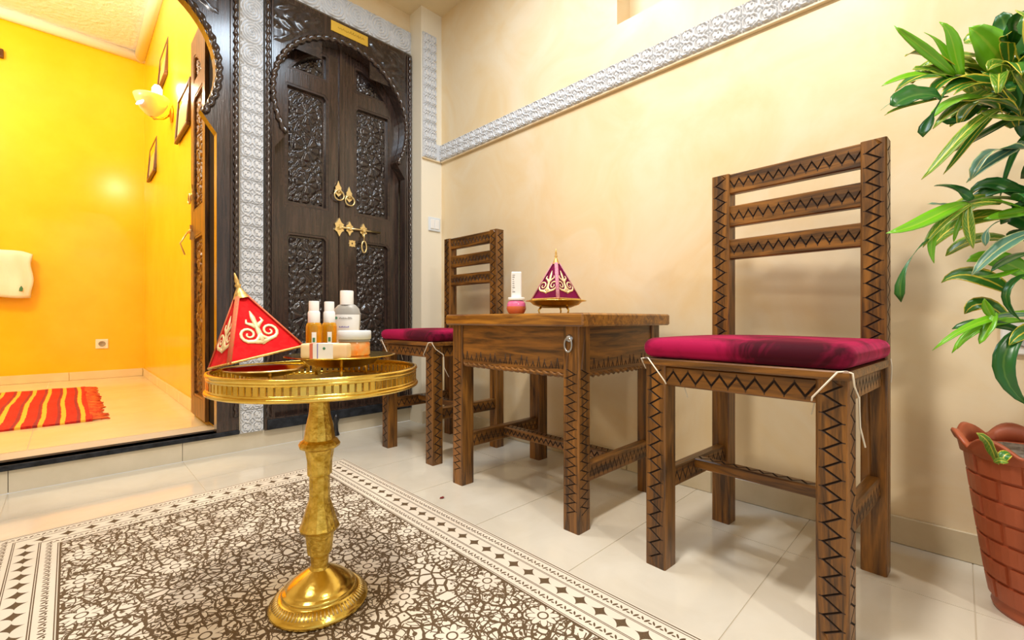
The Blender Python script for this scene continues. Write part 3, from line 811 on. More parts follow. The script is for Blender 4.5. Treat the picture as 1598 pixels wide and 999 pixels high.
def make_cushion(name, label, loc, rz, hang=1.0):
    c = tag(empty(name, loc, rz), label, 'cushion', 'velvet seat cushions')
    mb = MB(); mb.rbox(0.189, 0.212, 0.0235, 0.0225, 14, 0.007, M4=Matrix.Translation((-0.026, 0, 0.0240)))
    mb.build('pad', 'velvet', c, weld=True)
    # tie strings, looped around the front legs
    x = -0.2155; z = 0.002
    for sy in (-1, 1):
        yo = sy * 0.2105
        mb = MB()
        pts = [(x + 0.012, sy * 0.20, z - 0.003), (x - 0.001, sy * 0.190, z - 0.004), (x + 0.003, sy * 0.150, z - 0.055), (x + 0.007, sy * 0.148, z - 0.062)]
        mb.tube(pts, 0.0016, 6)
        pts = [(x + 0.012, sy * 0.20, z - 0.003), (x + 0.002, yo + sy * 0.001, z - 0.005), (x + 0.020, yo, z - 0.030), (x + 0.060, yo - sy * 0.001, z - 0.055), (x + 0.064, yo, z - 0.11), (x + 0.085, yo + sy * 0.004, z - 0.150)]
        mb.tube(pts, 0.0016, 6)
        mb.build('tie_string', 'string', c)
        mb = MB(); mb.tube([(x + 0.070, sy * 0.146, z - 0.055), (x + 0.072, sy * 0.136, z - 0.075), (x + 0.076, sy * 0.130, z - 0.100)], 0.0012, 5); mb.build('string_end', 'string', c)
    # rear tie
    mb = MB(); mb.tube([(0.150, -0.2115, z), (0.157, -0.2125, z - 0.02), (0.152, -0.2120, z - 0.055)], 0.0014, 5); mb.build('tie_string', 'string', c)
    return c
ch1 = ((1.205, 0.334, 0), math.radians(-3.2))
ch2 = ((1.262, 1.735, 0), math.radians(0.5))
make_chair('carved_chair', 'carved wooden chair standing between the side table and the potted plant', *ch1)
make_chair('carved_chair', 'carved wooden chair standing by the closed dark door', *ch2)
make_cushion('seat_cushion', 'burgundy velvet cushion tied on the chair next to the potted plant', (ch1[0][0], ch1[0][1], 0.5085), ch1[1])
make_cushion('seat_cushion', 'burgundy velvet cushion tied on the chair by the closed door', (ch2[0][0], ch2[0][1], 0.5085), ch2[1])

# side table
tb = tag(empty('side_table', (0, 0, 0)), 'carved wooden side table between the two chairs', 'table')
TX0, TX1, TY0, TY1 = 1.006, 1.478, 0.750, 1.325
lt = 0.056
for ix, x in enumerate((TX0 + lt / 2, TX1 - lt / 2)):
    for iy, y in enumerate((TY0 + lt / 2, TY1 - lt / 2)):
        bar_part('leg', tb, (x, y, 0), (x, y, 0.5815), lt, lt, (ix == 0, ix == 1, iy == 0, iy == 1), period=0.026, s0=0.05, s1=0.46)
def apron(name, axis, a0, a1, pos, nrm):
    """panel with wavy lower carving"""
    mb = MB()
    if axis == 'y': mb.box(pos - 0.009, pos + 0.009, a0, a1, 0.447, 0.5815)
    else: mb.box(a0, a1, pos - 0.009, pos + 0.009, 0.447, 0.5815)
    o = mb.build(name, 'wy' if axis == 'y' else 'wx', tb)
    # fan of carved strokes along the lower edge
    mb = MB(); n = int((a1 - a0) / 0.012)
    for i in range(n):
        a = a0 + (a1 - a0) * (i + 0.5) / n; ln = 0.022 + 0.010 * math.sin(i * 1.1)
        sl = 0.006 if i % 2 else -0.006
        k = pos + nrm * 0.0088
        f = (lambda s, z: (k, s, z)) if axis == 'y' else (lambda s, z: (s, k, z))
        mb.tube([f(a, 0.458), f(a + sl, 0.458 + ln)], 0.0016, 5)
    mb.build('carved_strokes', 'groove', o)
    k = pos + nrm * 0.004; f = (lambda s, z: (k, s, z)) if axis == 'y' else (lambda s, z: (s, k, z))
    mb = MB(); m = int((a1 - a0) / 0.003); mb.tube([f(a0 + (a1 - a0) * i / m, 0.4415) for i in range(m + 1)], 0.0072, 10, lobes=2, twist=230, amp=0.35); mb.build('rope_trim', 'wy', o)
apron('apron', 'y', TY0 + lt, TY1 - lt, TX0 + 0.014, -1); apron('apron', 'y', TY0 + lt, TY1 - lt, TX1 - 0.014, 1)
apron('apron', 'x', TX0 + lt, TX1 - lt, TY0 + 0.014, -1); apron('apron', 'x', TX0 + lt, TX1 - lt, TY1 - 0.014, 1)
mb = MB(); mb.box(0.986, 1.500, 0.722, 1.343, 0.582, 0.620, c=0.005); mb.build('table_top', 'topw', tb)
for y in (TY0 + lt / 2, TY1 - lt / 2):
    bar_part('side_stretcher', tb, (TX0 + lt, y, 0.155), (TX1 - lt, y, 0.155), 0.032, 0.052, (1, 1, 0, 0), mat='wx', period=0.024)
bar_part('cross_stretcher', tb, (1.245, TY0 + 0.045, 0.160), (1.245, TY1 - 0.045, 0.160), 0.040, 0.032, (1, 1, 0, 1), mat='wy', period=0.022)
mb = MB(); k = TX0 - 0.003
mb.lathe([(0.0, 0.008), (0.009, 0.006), (0.012, 0.0)], 12, M4=Matrix.Translation((TX0, TY0 + lt / 2 + 0.005, 0.548)) @ Matrix.Rotation(-PI / 2, 4, 'Y'))
mb.tube([(TX0 - 0.006, TY0 + lt / 2 + 0.005 + 0.013 * math.cos(a), 0.530 + 0.020 * math.sin(a)) for a in [2 * PI * i / 18 for i in range(18)]], 0.003, 6, closed=True)
mb.build('latch_ring', 'steel', tb)

# ================================================================ BRASS TRAY TABLE
BX, BY = 0.375, 0.954
bt = tag(empty('tray_table', (BX, BY, 0.0062)), 'round gilded brass tray table on a turned pedestal standing on the rug', 'table')
mb = MB()
mb.lathe([(0.0, 0.0), (0.094, 0.0), (0.0970, 0.004), (0.0965, 0.009), (0.093, 0.011), (0.091, 0.015), (0.076, 0.026), (0.070, 0.027), (0.0725, 0.031), (0.0705, 0.036), (0.066, 0.037), (0.064, 0.041), (0.058, 0.047), (0.049, 0.055), (0.030, 0.067), (0.020, 0.073)], 64, cap=False)
bs = mb.build('base', 'brass', bt)
mb = MB()
for k in range(72):
    a = 2 * PI * k / 72; mb.tube([(0.0905 * math.cos(a), 0.0905 * math.sin(a), 0.0158), (0.078 * math.cos(a), 0.078 * math.sin(a), 0.0250)], 0.0016, 5)
mb.build('ribbing', 'brass_pale', bs)
mb = MB()
stem = [(0.020, 0.073), (0.0170, 0.078), (0.0185, 0.098), (0.0205, 0.104), (0.0245, 0.106), (0.0250, 0.112), (0.0275, 0.138), (0.0295, 0.150), (0.038, 0.154), (0.0400, 0.159), (0.0370, 0.165), (0.0340, 0.174), (0.0265, 0.200), (0.0215, 0.216), (0.0205, 0.224), (0.0205, 0.268), (0.0245, 0.270), (0.0250, 0.298), (0.0285, 0.318), (0.0300, 0.323), (0.0400, 0.328), (0.0415, 0.333), (0.0380, 0.339), (0.0310, 0.344), (0.0270, 0.372), (0.0215, 0.396), (0.0190, 0.425), (0.0205, 0.455)]
mb.lathe(stem, 12, smooth=False); mb.build('pedestal', 'engraved', bt)
mb = MB(); mb.lathe([(0.0, 0.455), (0.197, 0.455), (0.200, 0.458), (0.197, 0.461), (0.185, 0.462), (0.12, 0.4625), (0.0, 0.4625)], 96, cap=False); mb.build('tray', 'engraved', bt)
mb = MB(); mb.tube([(0.199 * math.cos(2 * PI * i / 120), 0.199 * math.sin(2 * PI * i / 120), 0.4575) for i in range(120)], 0.0042, 8, closed=True)
mb.build('lower_rim', 'brass', bt)
mb = MB(); mb.lathe([(0.1990, 0.486), (0.2015, 0.490), (0.2000, 0.4945), (0.1930, 0.4945), (0.1925, 0.4925), (0.1972, 0.486)], 120, cap=False); mb.build('upper_rim', 'brass', bt)
mb = MB(); N = 96
for k in range(N):
    a0 = 2 * PI * k / N; a1 = a0 + 2 * PI / N * 0.68
    q = [(r * math.cos(a), r * math.sin(a), z) for z in (0.459, 0.488) for r in (0.1970, 0.1992) for a in (a0, a1)]
    mb.add(q, [(0, 1, 3, 2), (4, 6, 7, 5), (0, 4, 5, 1), (2, 3, 7, 6), (0, 2, 6, 4), (1, 5, 7, 3)])
for z0, z1 in ((0.460, 0.466), (0.481, 0.487)): mb.lathe([(0.1972, z0), (0.1994, z0), (0.1994, z1), (0.1972, z1), (0.1972, z0)], 96, cap=False)
gal = mb.build('gallery', 'brass', bt)
TZ = 0.0062 + 0.4625      # tray floor level

def dish(name, label, x, y, z, r, foot, rim, mat='brass', thick=0.0025, group=None):
    """footed brass dish standing at z"""
    t = tag(empty(name, (x, y, z)), label, 'dish', group)
    zb = foot
    mb = MB(); mb.lathe([(0.0, zb), (r * 0.45, zb), (r * 0.74, zb + rim * 0.45), (r * 0.84, zb + rim * 0.86), (r * 0.97, zb + rim * 0.95), (r, zb + rim), (r * 0.97, zb + rim + thick), (r * 0.82, zb + rim * 0.90 + thick), (r * 0.72, zb + rim * 0.5 + thick), (r * 0.44, zb + thick), (0.0, zb + thick)], 56, cap=False)
    mb.build('bowl', mat, t)
    for k in range(3):
        a = 2 * PI * k / 3 + 0.4; mb = MB()
        mb.tube([(r * 0.50 * math.cos(a), r * 0.50 * math.sin(a), zb + 0.002), (r * 0.58 * math.cos(a), r * 0.58 * math.sin(a), zb * 0.6), (r * 0.55 * math.cos(a), r * 0.55 * math.sin(a), zb * 0.2 ), (r * 0.57 * math.cos(a), r * 0.57 * math.sin(a), 0.0035)], [0.004, 0.003, 0.0028, 0.0036], 8); mb.build('foot', mat, t)
    return t
# cosmetics dish: flat top plate
pd = tag(empty('brass_dish', (0.442, 0.999, TZ)), 'wide brass footed dish carrying the soap and bottles', 'dish')
mb = MB(); r = 0.119; mb.lathe([(0.0, 0.026), (0.050, 0.026), (0.070, 0.032), (0.090, 0.046), (0.112, 0.0500), (r, 0.0505), (r, 0.0525), (0.111, 0.0520), (0.0, 0.0515)], 72, cap=False); mb.build('bowl', 'brass', pd)
for k in range(3):
    a = 2 * PI * k / 3 + 2.2; mb = MB(); mb.tube([(0.055 * math.cos(a), 0.055 * math.sin(a), 0.030), (0.064 * math.cos(a), 0.064 * math.sin(a), 0.016), (0.062 * math.cos(a), 0.062 * math.sin(a), 0.0035)], [0.004, 0.003, 0.0035], 8); mb.build('foot', 'brass', pd)
PZ = TZ + 0.0522
dish('brass_saucer', 'small brass footed saucer half under the red velvet cover', 0.286, 1.000, TZ, 0.078, 0.018, 0.014, mat='brass_pale')

# pyramid covers
def pyramid(name, label, mat4, a, b, h, vel, strip, stripw, big=1.0):
    """velvet pyramid, base a (x) by b (y) centred at the origin of mat4"""
    t = tag(bpy.data.objects.new(name, None), label, 'cover'); C.objects.link(t); t.matrix_world = mat4; t.empty_display_size = 0.05
    k = 0.13; base = [(-a / 2, -b / 2), (a / 2, -b / 2), (a / 2, b / 2), (-a / 2, b / 2)]
    ht = h * (1 - k)
    mb = MB(); rows = 8; vs = []
    for i in range(rows + 1):
        s = 1 - (1 - k) * i / rows; z = ht * i / rows
        for x, y in base: vs.append((x * s, y * s, z))
    fs = [(i * 4 + q, i * 4 + (q + 1) % 4, i * 4 + 4 + (q + 1) % 4, i * 4 + 4 + q) for i in range(rows) for q in range(4)] + [(3, 2, 1, 0), tuple(rows * 4 + q for q in range(4))]
    mb.add(vs, fs); mb.build('velvet_body', vel, t)
    for q, (x, y) in enumerate(base):
        mb = MB(); o = 1.005
        n = Vector((x, y, 0)).normalized()
        mb.tube([(x * o, y * o, 0.001), (x * k * o, y * k * o, ht)], stripw, 8, flat=0.35, up=tuple(n)); mb.build('edge_trim', strip, t)
    mb = MB(); m = 24
    loop = []
    for q in range(4):
        p0, p1 = Vector(base[q]), Vector(base[(q + 1) % 4])
        for i in range(m): u = p0.lerp(p1, i / m); loop.append((u.x * 1.01, u.y * 1.01, 0.0022))
    mb.tube(loop, 0.0024, 6, closed=True); mb.build('hem_braid', 'gold', t)
    mb = MB(); mb.lathe([(max(a, b) * k * 0.80, ht - 0.004), (max(a, b) * k * 0.55, ht + h * 0.05), (0.006, ht + h * 0.10), (0.0035, ht + h * 0.13), (0.0062, ht + h * 0.16), (0.0030, ht + h * 0.19), (0.0042, ht + h * 0.215), (0.0012, ht + h * 0.33), (0.0, ht + h * 0.34)], 16, cap=False); mb.build('finial', 'gold', t)
    # filigree emblem on two faces
    def emblem(fc):
        p0, p1 = Vector(base[fc]), Vector(base[(fc + 1) % 4]); mid = (p0 + p1) / 2
        B = Vector((mid.x, mid.y, 0)); T = Vector((0, 0, h)); U = (Vector((p1.x, p1.y, 0)) - Vector((p0.x, p0.y, 0))).normalized(); V = (T - B).normalized(); Nn = U.cross(V)
        S = min(a, b) * 0.5 * big
        c = B + (T - B) * 0.36 + Nn * 0.0008
        def P(x, y): return c + U * (x * S) + V * (y * S)
        mb = MB()
        for sg in (-1, 1):
            sp = []
            for i in range(22):
                an = i / 21 * 3.3 * PI; rr = 0.30 * (1 - i / 24); sp.append(P(sg * (0.30 + rr * math.cos(an + PI)), -0.08 + rr * math.sin(an + PI)))
            mb.tube(sp, [0.0032 * (1.25 - i / 30) for i in range(22)], 6, flat=0.4, up=tuple(Nn))
            mb.tube([P(0, -0.42), P(sg * 0.22, -0.34), P(sg * 0.40, -0.30), P(sg * 0.52, -0.18)], [0.004, 0.0045, 0.004, 0.002], 6, flat=0.35, up=tuple(Nn))
            mb.tube([P(0, 0.05), P(sg * 0.12, 0.22), P(sg * 0.24, 0.30), P(sg * 0.20, 0.42)], [0.003, 0.0042, 0.003, 0.0015], 6, flat=0.35, up=tuple(Nn))
        mb.tube([P(0, -0.48), P(0, -0.20), P(0, 0.15), P(0, 0.45), P(0, 0.68)], [0.003, 0.006, 0.0045, 0.0055, 0.0012], 6, flat=0.3, up=tuple(Nn))
        mb.build('filigree_emblem', 'goldpale', t)
    emblem(0); emblem(3)
    return t
def PX(px, py, D):
    s, c = math.sin(TH), math.cos(TH); r = (px - 799) / 696 * D
    return Vector((D * s + r * c, D * c - r * s, H - (py - 499.5) / 696 * D))
A_, B_, C_ = PX(331, 579, 0.90), PX(354, 574, 0.84), PX(470, 545, 0.955)
ex = (C_ - B_).normalized(); ey = (A_ - B_); ey = (ey - ex * ey.dot(ex)).normalized(); ez = ex.cross(ey)
ctr = (A_ + C_) / 2 + Vector((0, 0, 0.004))
m4 = Matrix(((ex.x, ey.x, ez.x, ctr.x), (ex.y, ey.y, ez.y, ctr.y), (ex.z, ey.z, ez.z, ctr.z), (0, 0, 0, 1)))
pyramid('velvet_cover', 'bright red velvet pyramid cover leaning on the brass tray table', m4, 0.148, 0.106, 0.150, 'redvelvet', 'redlace', 0.0052, big=1.25)
dx_, dy_ = 1.222, 1.010
dish('brass_dish', 'brass footed dish holding the plum velvet cover on the wooden table', dx_, dy_, 0.6205, 0.108, 0.022, 0.024)
pyramid('velvet_cover', 'plum velvet pyramid cover with pink lace strip on the wooden table', Matrix.Translation((dx_, dy_, 0.6205 + 0.0505)) @ Matrix.Rotation(-TH - 0.02 + PI / 4 , 4, 'Z'), 0.122, 0.122, 0.150, 'velvet2', 'lace', 0.0065, big=1.25)

# ---- toiletries
def oil_bottle(label, x, y):
    t = tag(empty('oil_bottle', (x, y, PZ)), label, 'bottle', 'small oil bottles on the brass dish')
    mb = MB(); mb.lathe([(0.0, 0.0), (0.0155, 0.0), (0.0168, 0.002), (0.0168, 0.064), (0.0150, 0.071), (0.0118, 0.074)], 28); mb.build('flask', 'oil', t)
    mb = MB(); mb.lathe([(0.0122, 0.072), (0.0128, 0.074), (0.0128, 0.096), (0.0112, 0.099)], 24); mb.build('collar', 'label', t)
    mb = MB(); mb.lathe([(0.0108, 0.0985), (0.0108, 0.120), (0.0100, 0.1215)], 24); mb.build('cap', 'white', t)
    R = Matrix.Rotation(-TH, 4, 'Z')
    mb = MB()
    vs = []; 
    for i in range(7):
        a = -PI / 2 + 0.15 + 0.55 * i / 6
        for z in (0.010, 0.052): vs.append((0.0171 * math.cos(a), 0.0171 * math.sin(a), z))
    mb.add(vs, [(2 * i, 2 * i + 2, 2 * i + 3, 2 * i + 1) for i in range(6)], 0, True, R); mb.build('label_sticker', 'label', t)
    mb = MB(); mb.add([(0.0174 * math.cos(-PI / 2 + 0.25 + 0.30 * i), 0.0174 * math.sin(-PI / 2 + 0.25 + 0.30 * i), z) for i in range(2) for z in (0.030, 0.040)], [(0, 2, 3, 1)], 0, False, R); mb.build('printed_mark', 'inkgreen', t)
    return t
oil_bottle('small amber oil bottle standing right behind the soap', 0.3895, 1.0225)
oil_bottle('small amber oil bottle standing beside the lotion bottle', 0.4270, 1.0300)
# lotion bottle
t = tag(empty('lotion_bottle', (0.478, 1.050, PZ), -TH), 'tall white lotion bottle with printed label on the brass dish', 'bottle')
mb = MB(); mb.lathe([(0.0, 0.0), (0.029, 0.0), (0.031, 0.003), (0.030, 0.040), (0.0325, 0.080), (0.0325, 0.092), (0.029, 0.105), (0.021, 0.114), (0.015, 0.117)], 36, sy=0.6); mb.build('flask', 'clear', t)
mb = MB(); mb.lathe([(0.0326, 0.0935), (0.0298, 0.1055), (0.0218, 0.1145), (0.0160, 0.1175)], 36, cap=False, sy=0.62); mb.build('grey_shoulder', 'grey', t)
mb = MB(); mb.lathe([(0.0155, 0.116), (0.0155, 0.148), (0.0145, 0.150)], 28); mb.build('cap', 'white', t)
mb = MB(); prof = [(0.0305, 0.012), (0.0306, 0.040), (0.0331, 0.080), (0.0331, 0.0925)]
vs = []
for i in range(15):
    a = -PI + 0.25 + (PI - 0.5) * i / 14
    for r_, z in prof: vs.append((r_ * math.cos(a), r_ * 0.62 * math.sin(a) - 0.0004, z))
mb.add(vs, [(i * 4 + k, i * 4 + 4 + k, i * 4 + 5 + k, i * 4 + 1 + k) for i in range(14) for k in range(3)], 0, True); mb.build('front_label', 'label', t)
mb = MB()
def mark(x0, x1, z0, z1):
    ys = [-0.62 * math.sqrt(max(0, 0.0332 ** 2 - x * x)) - 0.0012 for x in (x0, x1)]
    mb.add([(x0, ys[0], z0), (x1, ys[1], z0), (x1, ys[1], z1), (x0, ys[0], z1)], [(0, 1, 2, 3)])
q = -0.0185; zc = 0.084
mb.add([(q - 0.004, -0.0195, zc), (q, -0.0195, zc - 0.004), (q + 0.004, -0.0195, zc), (q, -0.0195, zc + 0.004)], [(0, 1, 2, 3)])
mb.build('label_logo', 'inkgreen', t)
mb = MB(); r2 = random.Random(9); x = -0.011
while x < 0.019:
    w = r2.uniform(0.001, 0.0024); mark(x, x + w, 0.0815, 0.0835 + r2.uniform(0, 0.003)); x += w + 0.0008
mb.build('label_lettering', 'grey', t)
mb = MB(); x = -0.011
while x < 0.012:
    w = r2.uniform(0.001, 0.0022); mark(x, x + w, 0.061, 0.063 + r2.uniform(0, 0.002)); x += w + 0.0006
mb.build('label_lettering', 'inkblue', t)
# scrub jar
t = tag(empty('scrub_jar', (0.4545, 0.9600, PZ)), 'low jar of orange scrub with a white lid on the brass dish', 'jar')
mb = MB(); mb.lathe([(0.0, 0.0), (0.031, 0.0), (0.0335, 0.003), (0.0335, 0.027), (0.031, 0.031)], 36); mb.build('glass', 'orangejar', t)
mb = MB(); mb.lathe([(0.0325, 0.0305), (0.0335, 0.0315), (0.0335, 0.036), (0.0325, 0.0365)], 36); mb.build('grey_collar', 'grey', t)
mb = MB(); mb.lathe([(0.0350, 0.0365), (0.0360, 0.0375), (0.0360, 0.0535), (0.0345, 0.0555)], 36); mb.build('lid', 'switch', t)
# soap
t = tag(empty('soap_bar', (0.3785, 0.9285, PZ), -TH), 'cream soap bar in a striped paper band on the brass dish', 'soap')
mb = MB(); mb.rbox(0.0475, 0.0150, 0.0152, 0.004, 8, M4=Matrix.Translation((0, 0, 0.0155))); mb.build('bar', 'soap', t, weld=True)
mb = MB(); mb.box(-0.021, 0.020, -0.0153, 0.0153, 0.0, 0.0309); mb.build('paper_band', 'label', t)
for x0, x1, m_ in ((-0.0275, -0.0215, 'inkred'), (-0.0125, -0.0105, 'inkblue')):
    mb = MB(); mb.box(x0, x1, -0.0156, 0.0156, 0.0, 0.0312); mb.build('printed_stripe', m_, t)
mb = MB(); mb.lathe([(0.0, 0.001), (0.003, 0.0)], 8, M4=Matrix.Translation((0.002, -0.0154, 0.021)) @ Matrix.Rotation(PI / 2, 4, 'X')); mb.build('printed_mark', 'inkgreen', t)
# pink flask on wooden table
t = tag(empty('spray_flask', (1.139, 1.125, 0.6205), -TH), 'round pink flask with a tall white spray cap on the wooden table', 'bottle')
mb = MB(); mb.lathe([(0.0, 0.0), (0.024, 0.0), (0.031, 0.008), (0.0355, 0.020), (0.0345, 0.028)], 32, cap=False); mb.build('flask_bottom', 'orangeliq', t)
mb = MB(); mb.lathe([(0.0345, 0.028), (0.033, 0.038), (0.0285, 0.046), (0.020, 0.050)], 32); mb.build('flask_top', 'pinkliq', t)
mb = MB(); mb.lathe([(0.029, 0.0490), (0.0300, 0.0505), (0.0300, 0.0590), (0.0285, 0.0605)], 28); mb.build('collar', 'white', t)
mb = MB(); mb.box(-0.0185, 0.0185, -0.012, 0.012, 0.0605, 0.152, c=0.003); mb.build('spray_cap', 'white', t)
mb = MB(); r2 = random.Random(2)
for k in range(9):
    z = 0.078 + k * 0.0075; mb.box(-0.0145, -0.0145 + r2.uniform(0.003, 0.010), -0.0124, -0.0118, z, z + r2.uniform(0.0015, 0.004))
mb.build('cap_lettering', 'grey', t)

# ================================================================ POTTED PLANT
PXc, PYc = 1.395, -0.128
pot = tag(empty('plant_pot', (PXc, PYc, 0)), 'terracotta coloured plastic pot with basket weave blocks and scalloped rim', 'pot')
def potr(z): return 0.082 + (0.128 - 0.082) * (z / 0.34) ** 0.85
prof = [(0.0, 0.004), (0.070, 0.004), (0.074, 0.0), (0.080, 0.0), (0.084, 0.010), (0.080, 0.022)] + [(potr(z) - 0.004, z) for z in (0.03, 0.08, 0.14, 0.20, 0.26, 0.31)] + [(potr(0.33), 0.325), (potr(0.34) - 0.010, 0.325), (potr(0.28) - 0.012, 0.26), (0.0, 0.26)]
mb = MB(); mb.lathe(prof, 48, cap=False); mb.build('body', 'terra', pot)
rows = [0.028 + 0.0425 * k for k in range(7)]
for k, z0 in enumerate(rows):
    z1 = z0 + 0.0385; nb = 9
    for q in range(nb):
        a0 = 2 * PI * (q + (0.5 if k % 2 else 0)) / nb + 0.03; a1 = a0 + 2 * PI / nb - 0.06
        vs = []; n = 7; aa = [a0, a0 + 0.015] + [a0 + (a1 - a0) * i / 5 for i in (1, 2, 3, 4)] + [a1 - 0.015, a1]
        for i in range(n + 1):
            a = aa[i]; e = 0.0 if i in (0, n) else 0.0045
            for z, ee in ((z0, -0.002), (z0 + 0.0018, e), ((z0 + z1) / 2, e), (z1 - 0.0018, e), (z1, -0.002)):
                r = potr(z) - 0.004 + ee + (-0.002 if i in (0, n) else 0.0); vs.append((r * math.cos(a), r * math.sin(a), z))
        mb = MB(); mb.add(vs, [(i * 5 + j, i * 5 + 5 + j, i * 5 + 6 + j, i * 5 + 1 + j) for i in range(n) for j in range(4)], 0, False); mb.build('weave_block', 'terra', pot)
mb = MB(); n = 96; vs = []
for i in range(n):
    a = 2 * PI * i / n; s = abs(math.sin(a * 4.5)); zt = 0.335 + 0.028 * s; ro = 0.133 + 0.007 * s
    vs += [((ro - 0.008) * math.cos(a), (ro - 0.008) * math.sin(a), 0.320), ((ro - 0.002) * math.cos(a), (ro - 0.002) * math.sin(a), zt - 0.010), ((ro + 0.006) * math.cos(a), (ro + 0.006) * math.sin(a), zt - 0.003), ((ro + 0.004) * math.cos(a), (ro + 0.004) * math.sin(a), zt + 0.002), ((ro - 0.006) * math.cos(a), (ro - 0.006) * math.sin(a), zt), ((ro - 0.016) * math.cos(a), (ro - 0.016) * math.sin(a), 0.318)]
mb.add(vs, [(i * 6 + k, ((i + 1) % n) * 6 + k, ((i + 1) % n) * 6 + (k + 1) % 6, i * 6 + (k + 1) % 6) for i in range(n) for k in range(6)], 0, True); mb.build('scalloped_rim', 'terra', pot)
mb = MB(); vs = []; rr = random.Random(4); n = 14
for i in range(n):
    for j in range(24): a = 2 * PI * j / 24; r = 0.115 * i / (n - 1); vs.append((r * math.cos(a), r * math.sin(a), 0.322 + rr.uniform(-0.004, 0.004)))
mb.add(vs, [(i * 24 + j, i * 24 + 24 + j, i * 24 + 24 + (j + 1) % 24, i * 24 + (j + 1) % 24) for i in range(n - 1) for j in range(24)], 0, True); mb.build('soil', 'soil', pot)

plant = tag(empty('croton_plant', (PXc, PYc, 0.322)), 'croton plant with long green and yellow variegated leaves growing in the pot', 'plant')
base = Vector((PXc, PYc, 0.322))
def bez(pts, n):
    out = []
    for i in range(n + 1):
        t = i / n; q = [Vector(p) for p in pts]
        while len(q) > 1: q = [q[k].lerp(q[k + 1], t) for k in range(len(q) - 1)]
        out.append(q[0])
    return out
def leaf(pts, w, mat, fold=0.25, shape='long', tilt=0.0, wave=0.0):
    """leaf along a curve of world points, w = full width (m)"""
    n = 9; cl = bez(pts, n); vs = []; uv = []
    view = Vector((0.0, 0.0, 1.0))
    for i, p in enumerate(cl):
        t = i / n
        d = (cl[min(i + 1, n)] - cl[max(i - 1, 0)]).normalized()
        toward = (Vector((-0.85, 0.05, 0.55))).normalized()       # leaves face the open room and the light
        toward = (toward + Vector((math.sin(tilt), math.cos(tilt), 0)) * 0.45).normalized()
        side = d.cross(toward)
        side = side.normalized() if side.length > 1e-4 else Vector((0, 1, 0)); nr = side.cross(d)
        if shape == 'long': ww = (max(0.0, math.sin(PI * min(1, 0.06 + 0.94 * t))) ** 0.7)
        elif shape == 'drop': ww = 0.12 + 0.88 * sstep(0.45, 0.78, t) if t < 0.8 else max(0.0, 1 - ((t - 0.8) / 0.2) ** 2) ** 0.5
        elif shape == 'oval': ww = max(0.0, 1 - (2 * t - 1.04) ** 2) ** 0.5 if abs(2 * t - 1.04) < 1 else 0.0
        ww = max(ww, 0.03) * w / 2
        wv = wave * math.sin(t * 16) * w
        for j, s in enumerate((-1, -0.5, 0, 0.5, 1)):
            vs.append(p - base + side * (s * ww) + nr * (abs(s) * ww * fold + wv * s)); uv.append((0.5 + s / 2, t))
    fs = [(i * 5 + j, i * 5 + j + 1, i * 5 + 6 + j, i * 5 + 5 + j) for i in range(n) for j in range(4)]
    me = bpy.data.meshes.new('leaf'); me.from_pydata([tuple(v) for v in vs], [], fs); me.materials.append(M[mat])
    ul = me.uv_layers.new(name='UVMap')
    for lp in me.loops: ul.data[lp.index].uv = uv[lp.vertex_index]
    for p in me.polygons: p.use_smooth = True
    o = link('leaf', me, plant)
    md = o.modifiers.new('thickness', 'SOLIDIFY'); md.thickness = 0.0008
    return o
def stem_(pts, r0, r1):
    cl = bez(pts, 10); mb = MB(); mb.tube([p - base for p in cl], [r0 + (r1 - r0) * i / 10 for i in range(11)], 7); mb.build('stem', 'stem', plant)
K1 = PX(1612, 165, 0.90); K2 = PX(1610, 318, 0.88); K3 = PX(1612, 488, 0.88)
stem_([base, base + Vector((0.01, -0.01, 0.3)), base + Vector((0.0, 0.0, 0.55)), K1], 0.008, 0.005)
stem_([base + Vector((0.01, 0.01, 0)), base + Vector((0.02, -0.02, 0.2)), K2 + Vector((0.05, -0.05, 0.02)), K2], 0.006, 0.004)
stem_([base + Vector((-0.01, 0.01, 0)), base + Vector((-0.01, -0.03, 0.12)), K3 + Vector((0.03, -0.04, 0)), K3], 0.005, 0.0035)
stem_([K1, PX(1590, 140, 0.88), PX(1550, 120, 0.86), PX(1490, 118, 0.86)], 0.004, 0.002)
stem_([K2, PX(1580, 305, 0.87), PX(1545, 305, 0.86), PX(1510, 316, 0.86)], 0.004, 0.002)
stem_([K3, PX(1590, 488, 0.87), PX(1560, 488, 0.86), PX(1520, 505, 0.86)], 0.003, 0.0015)
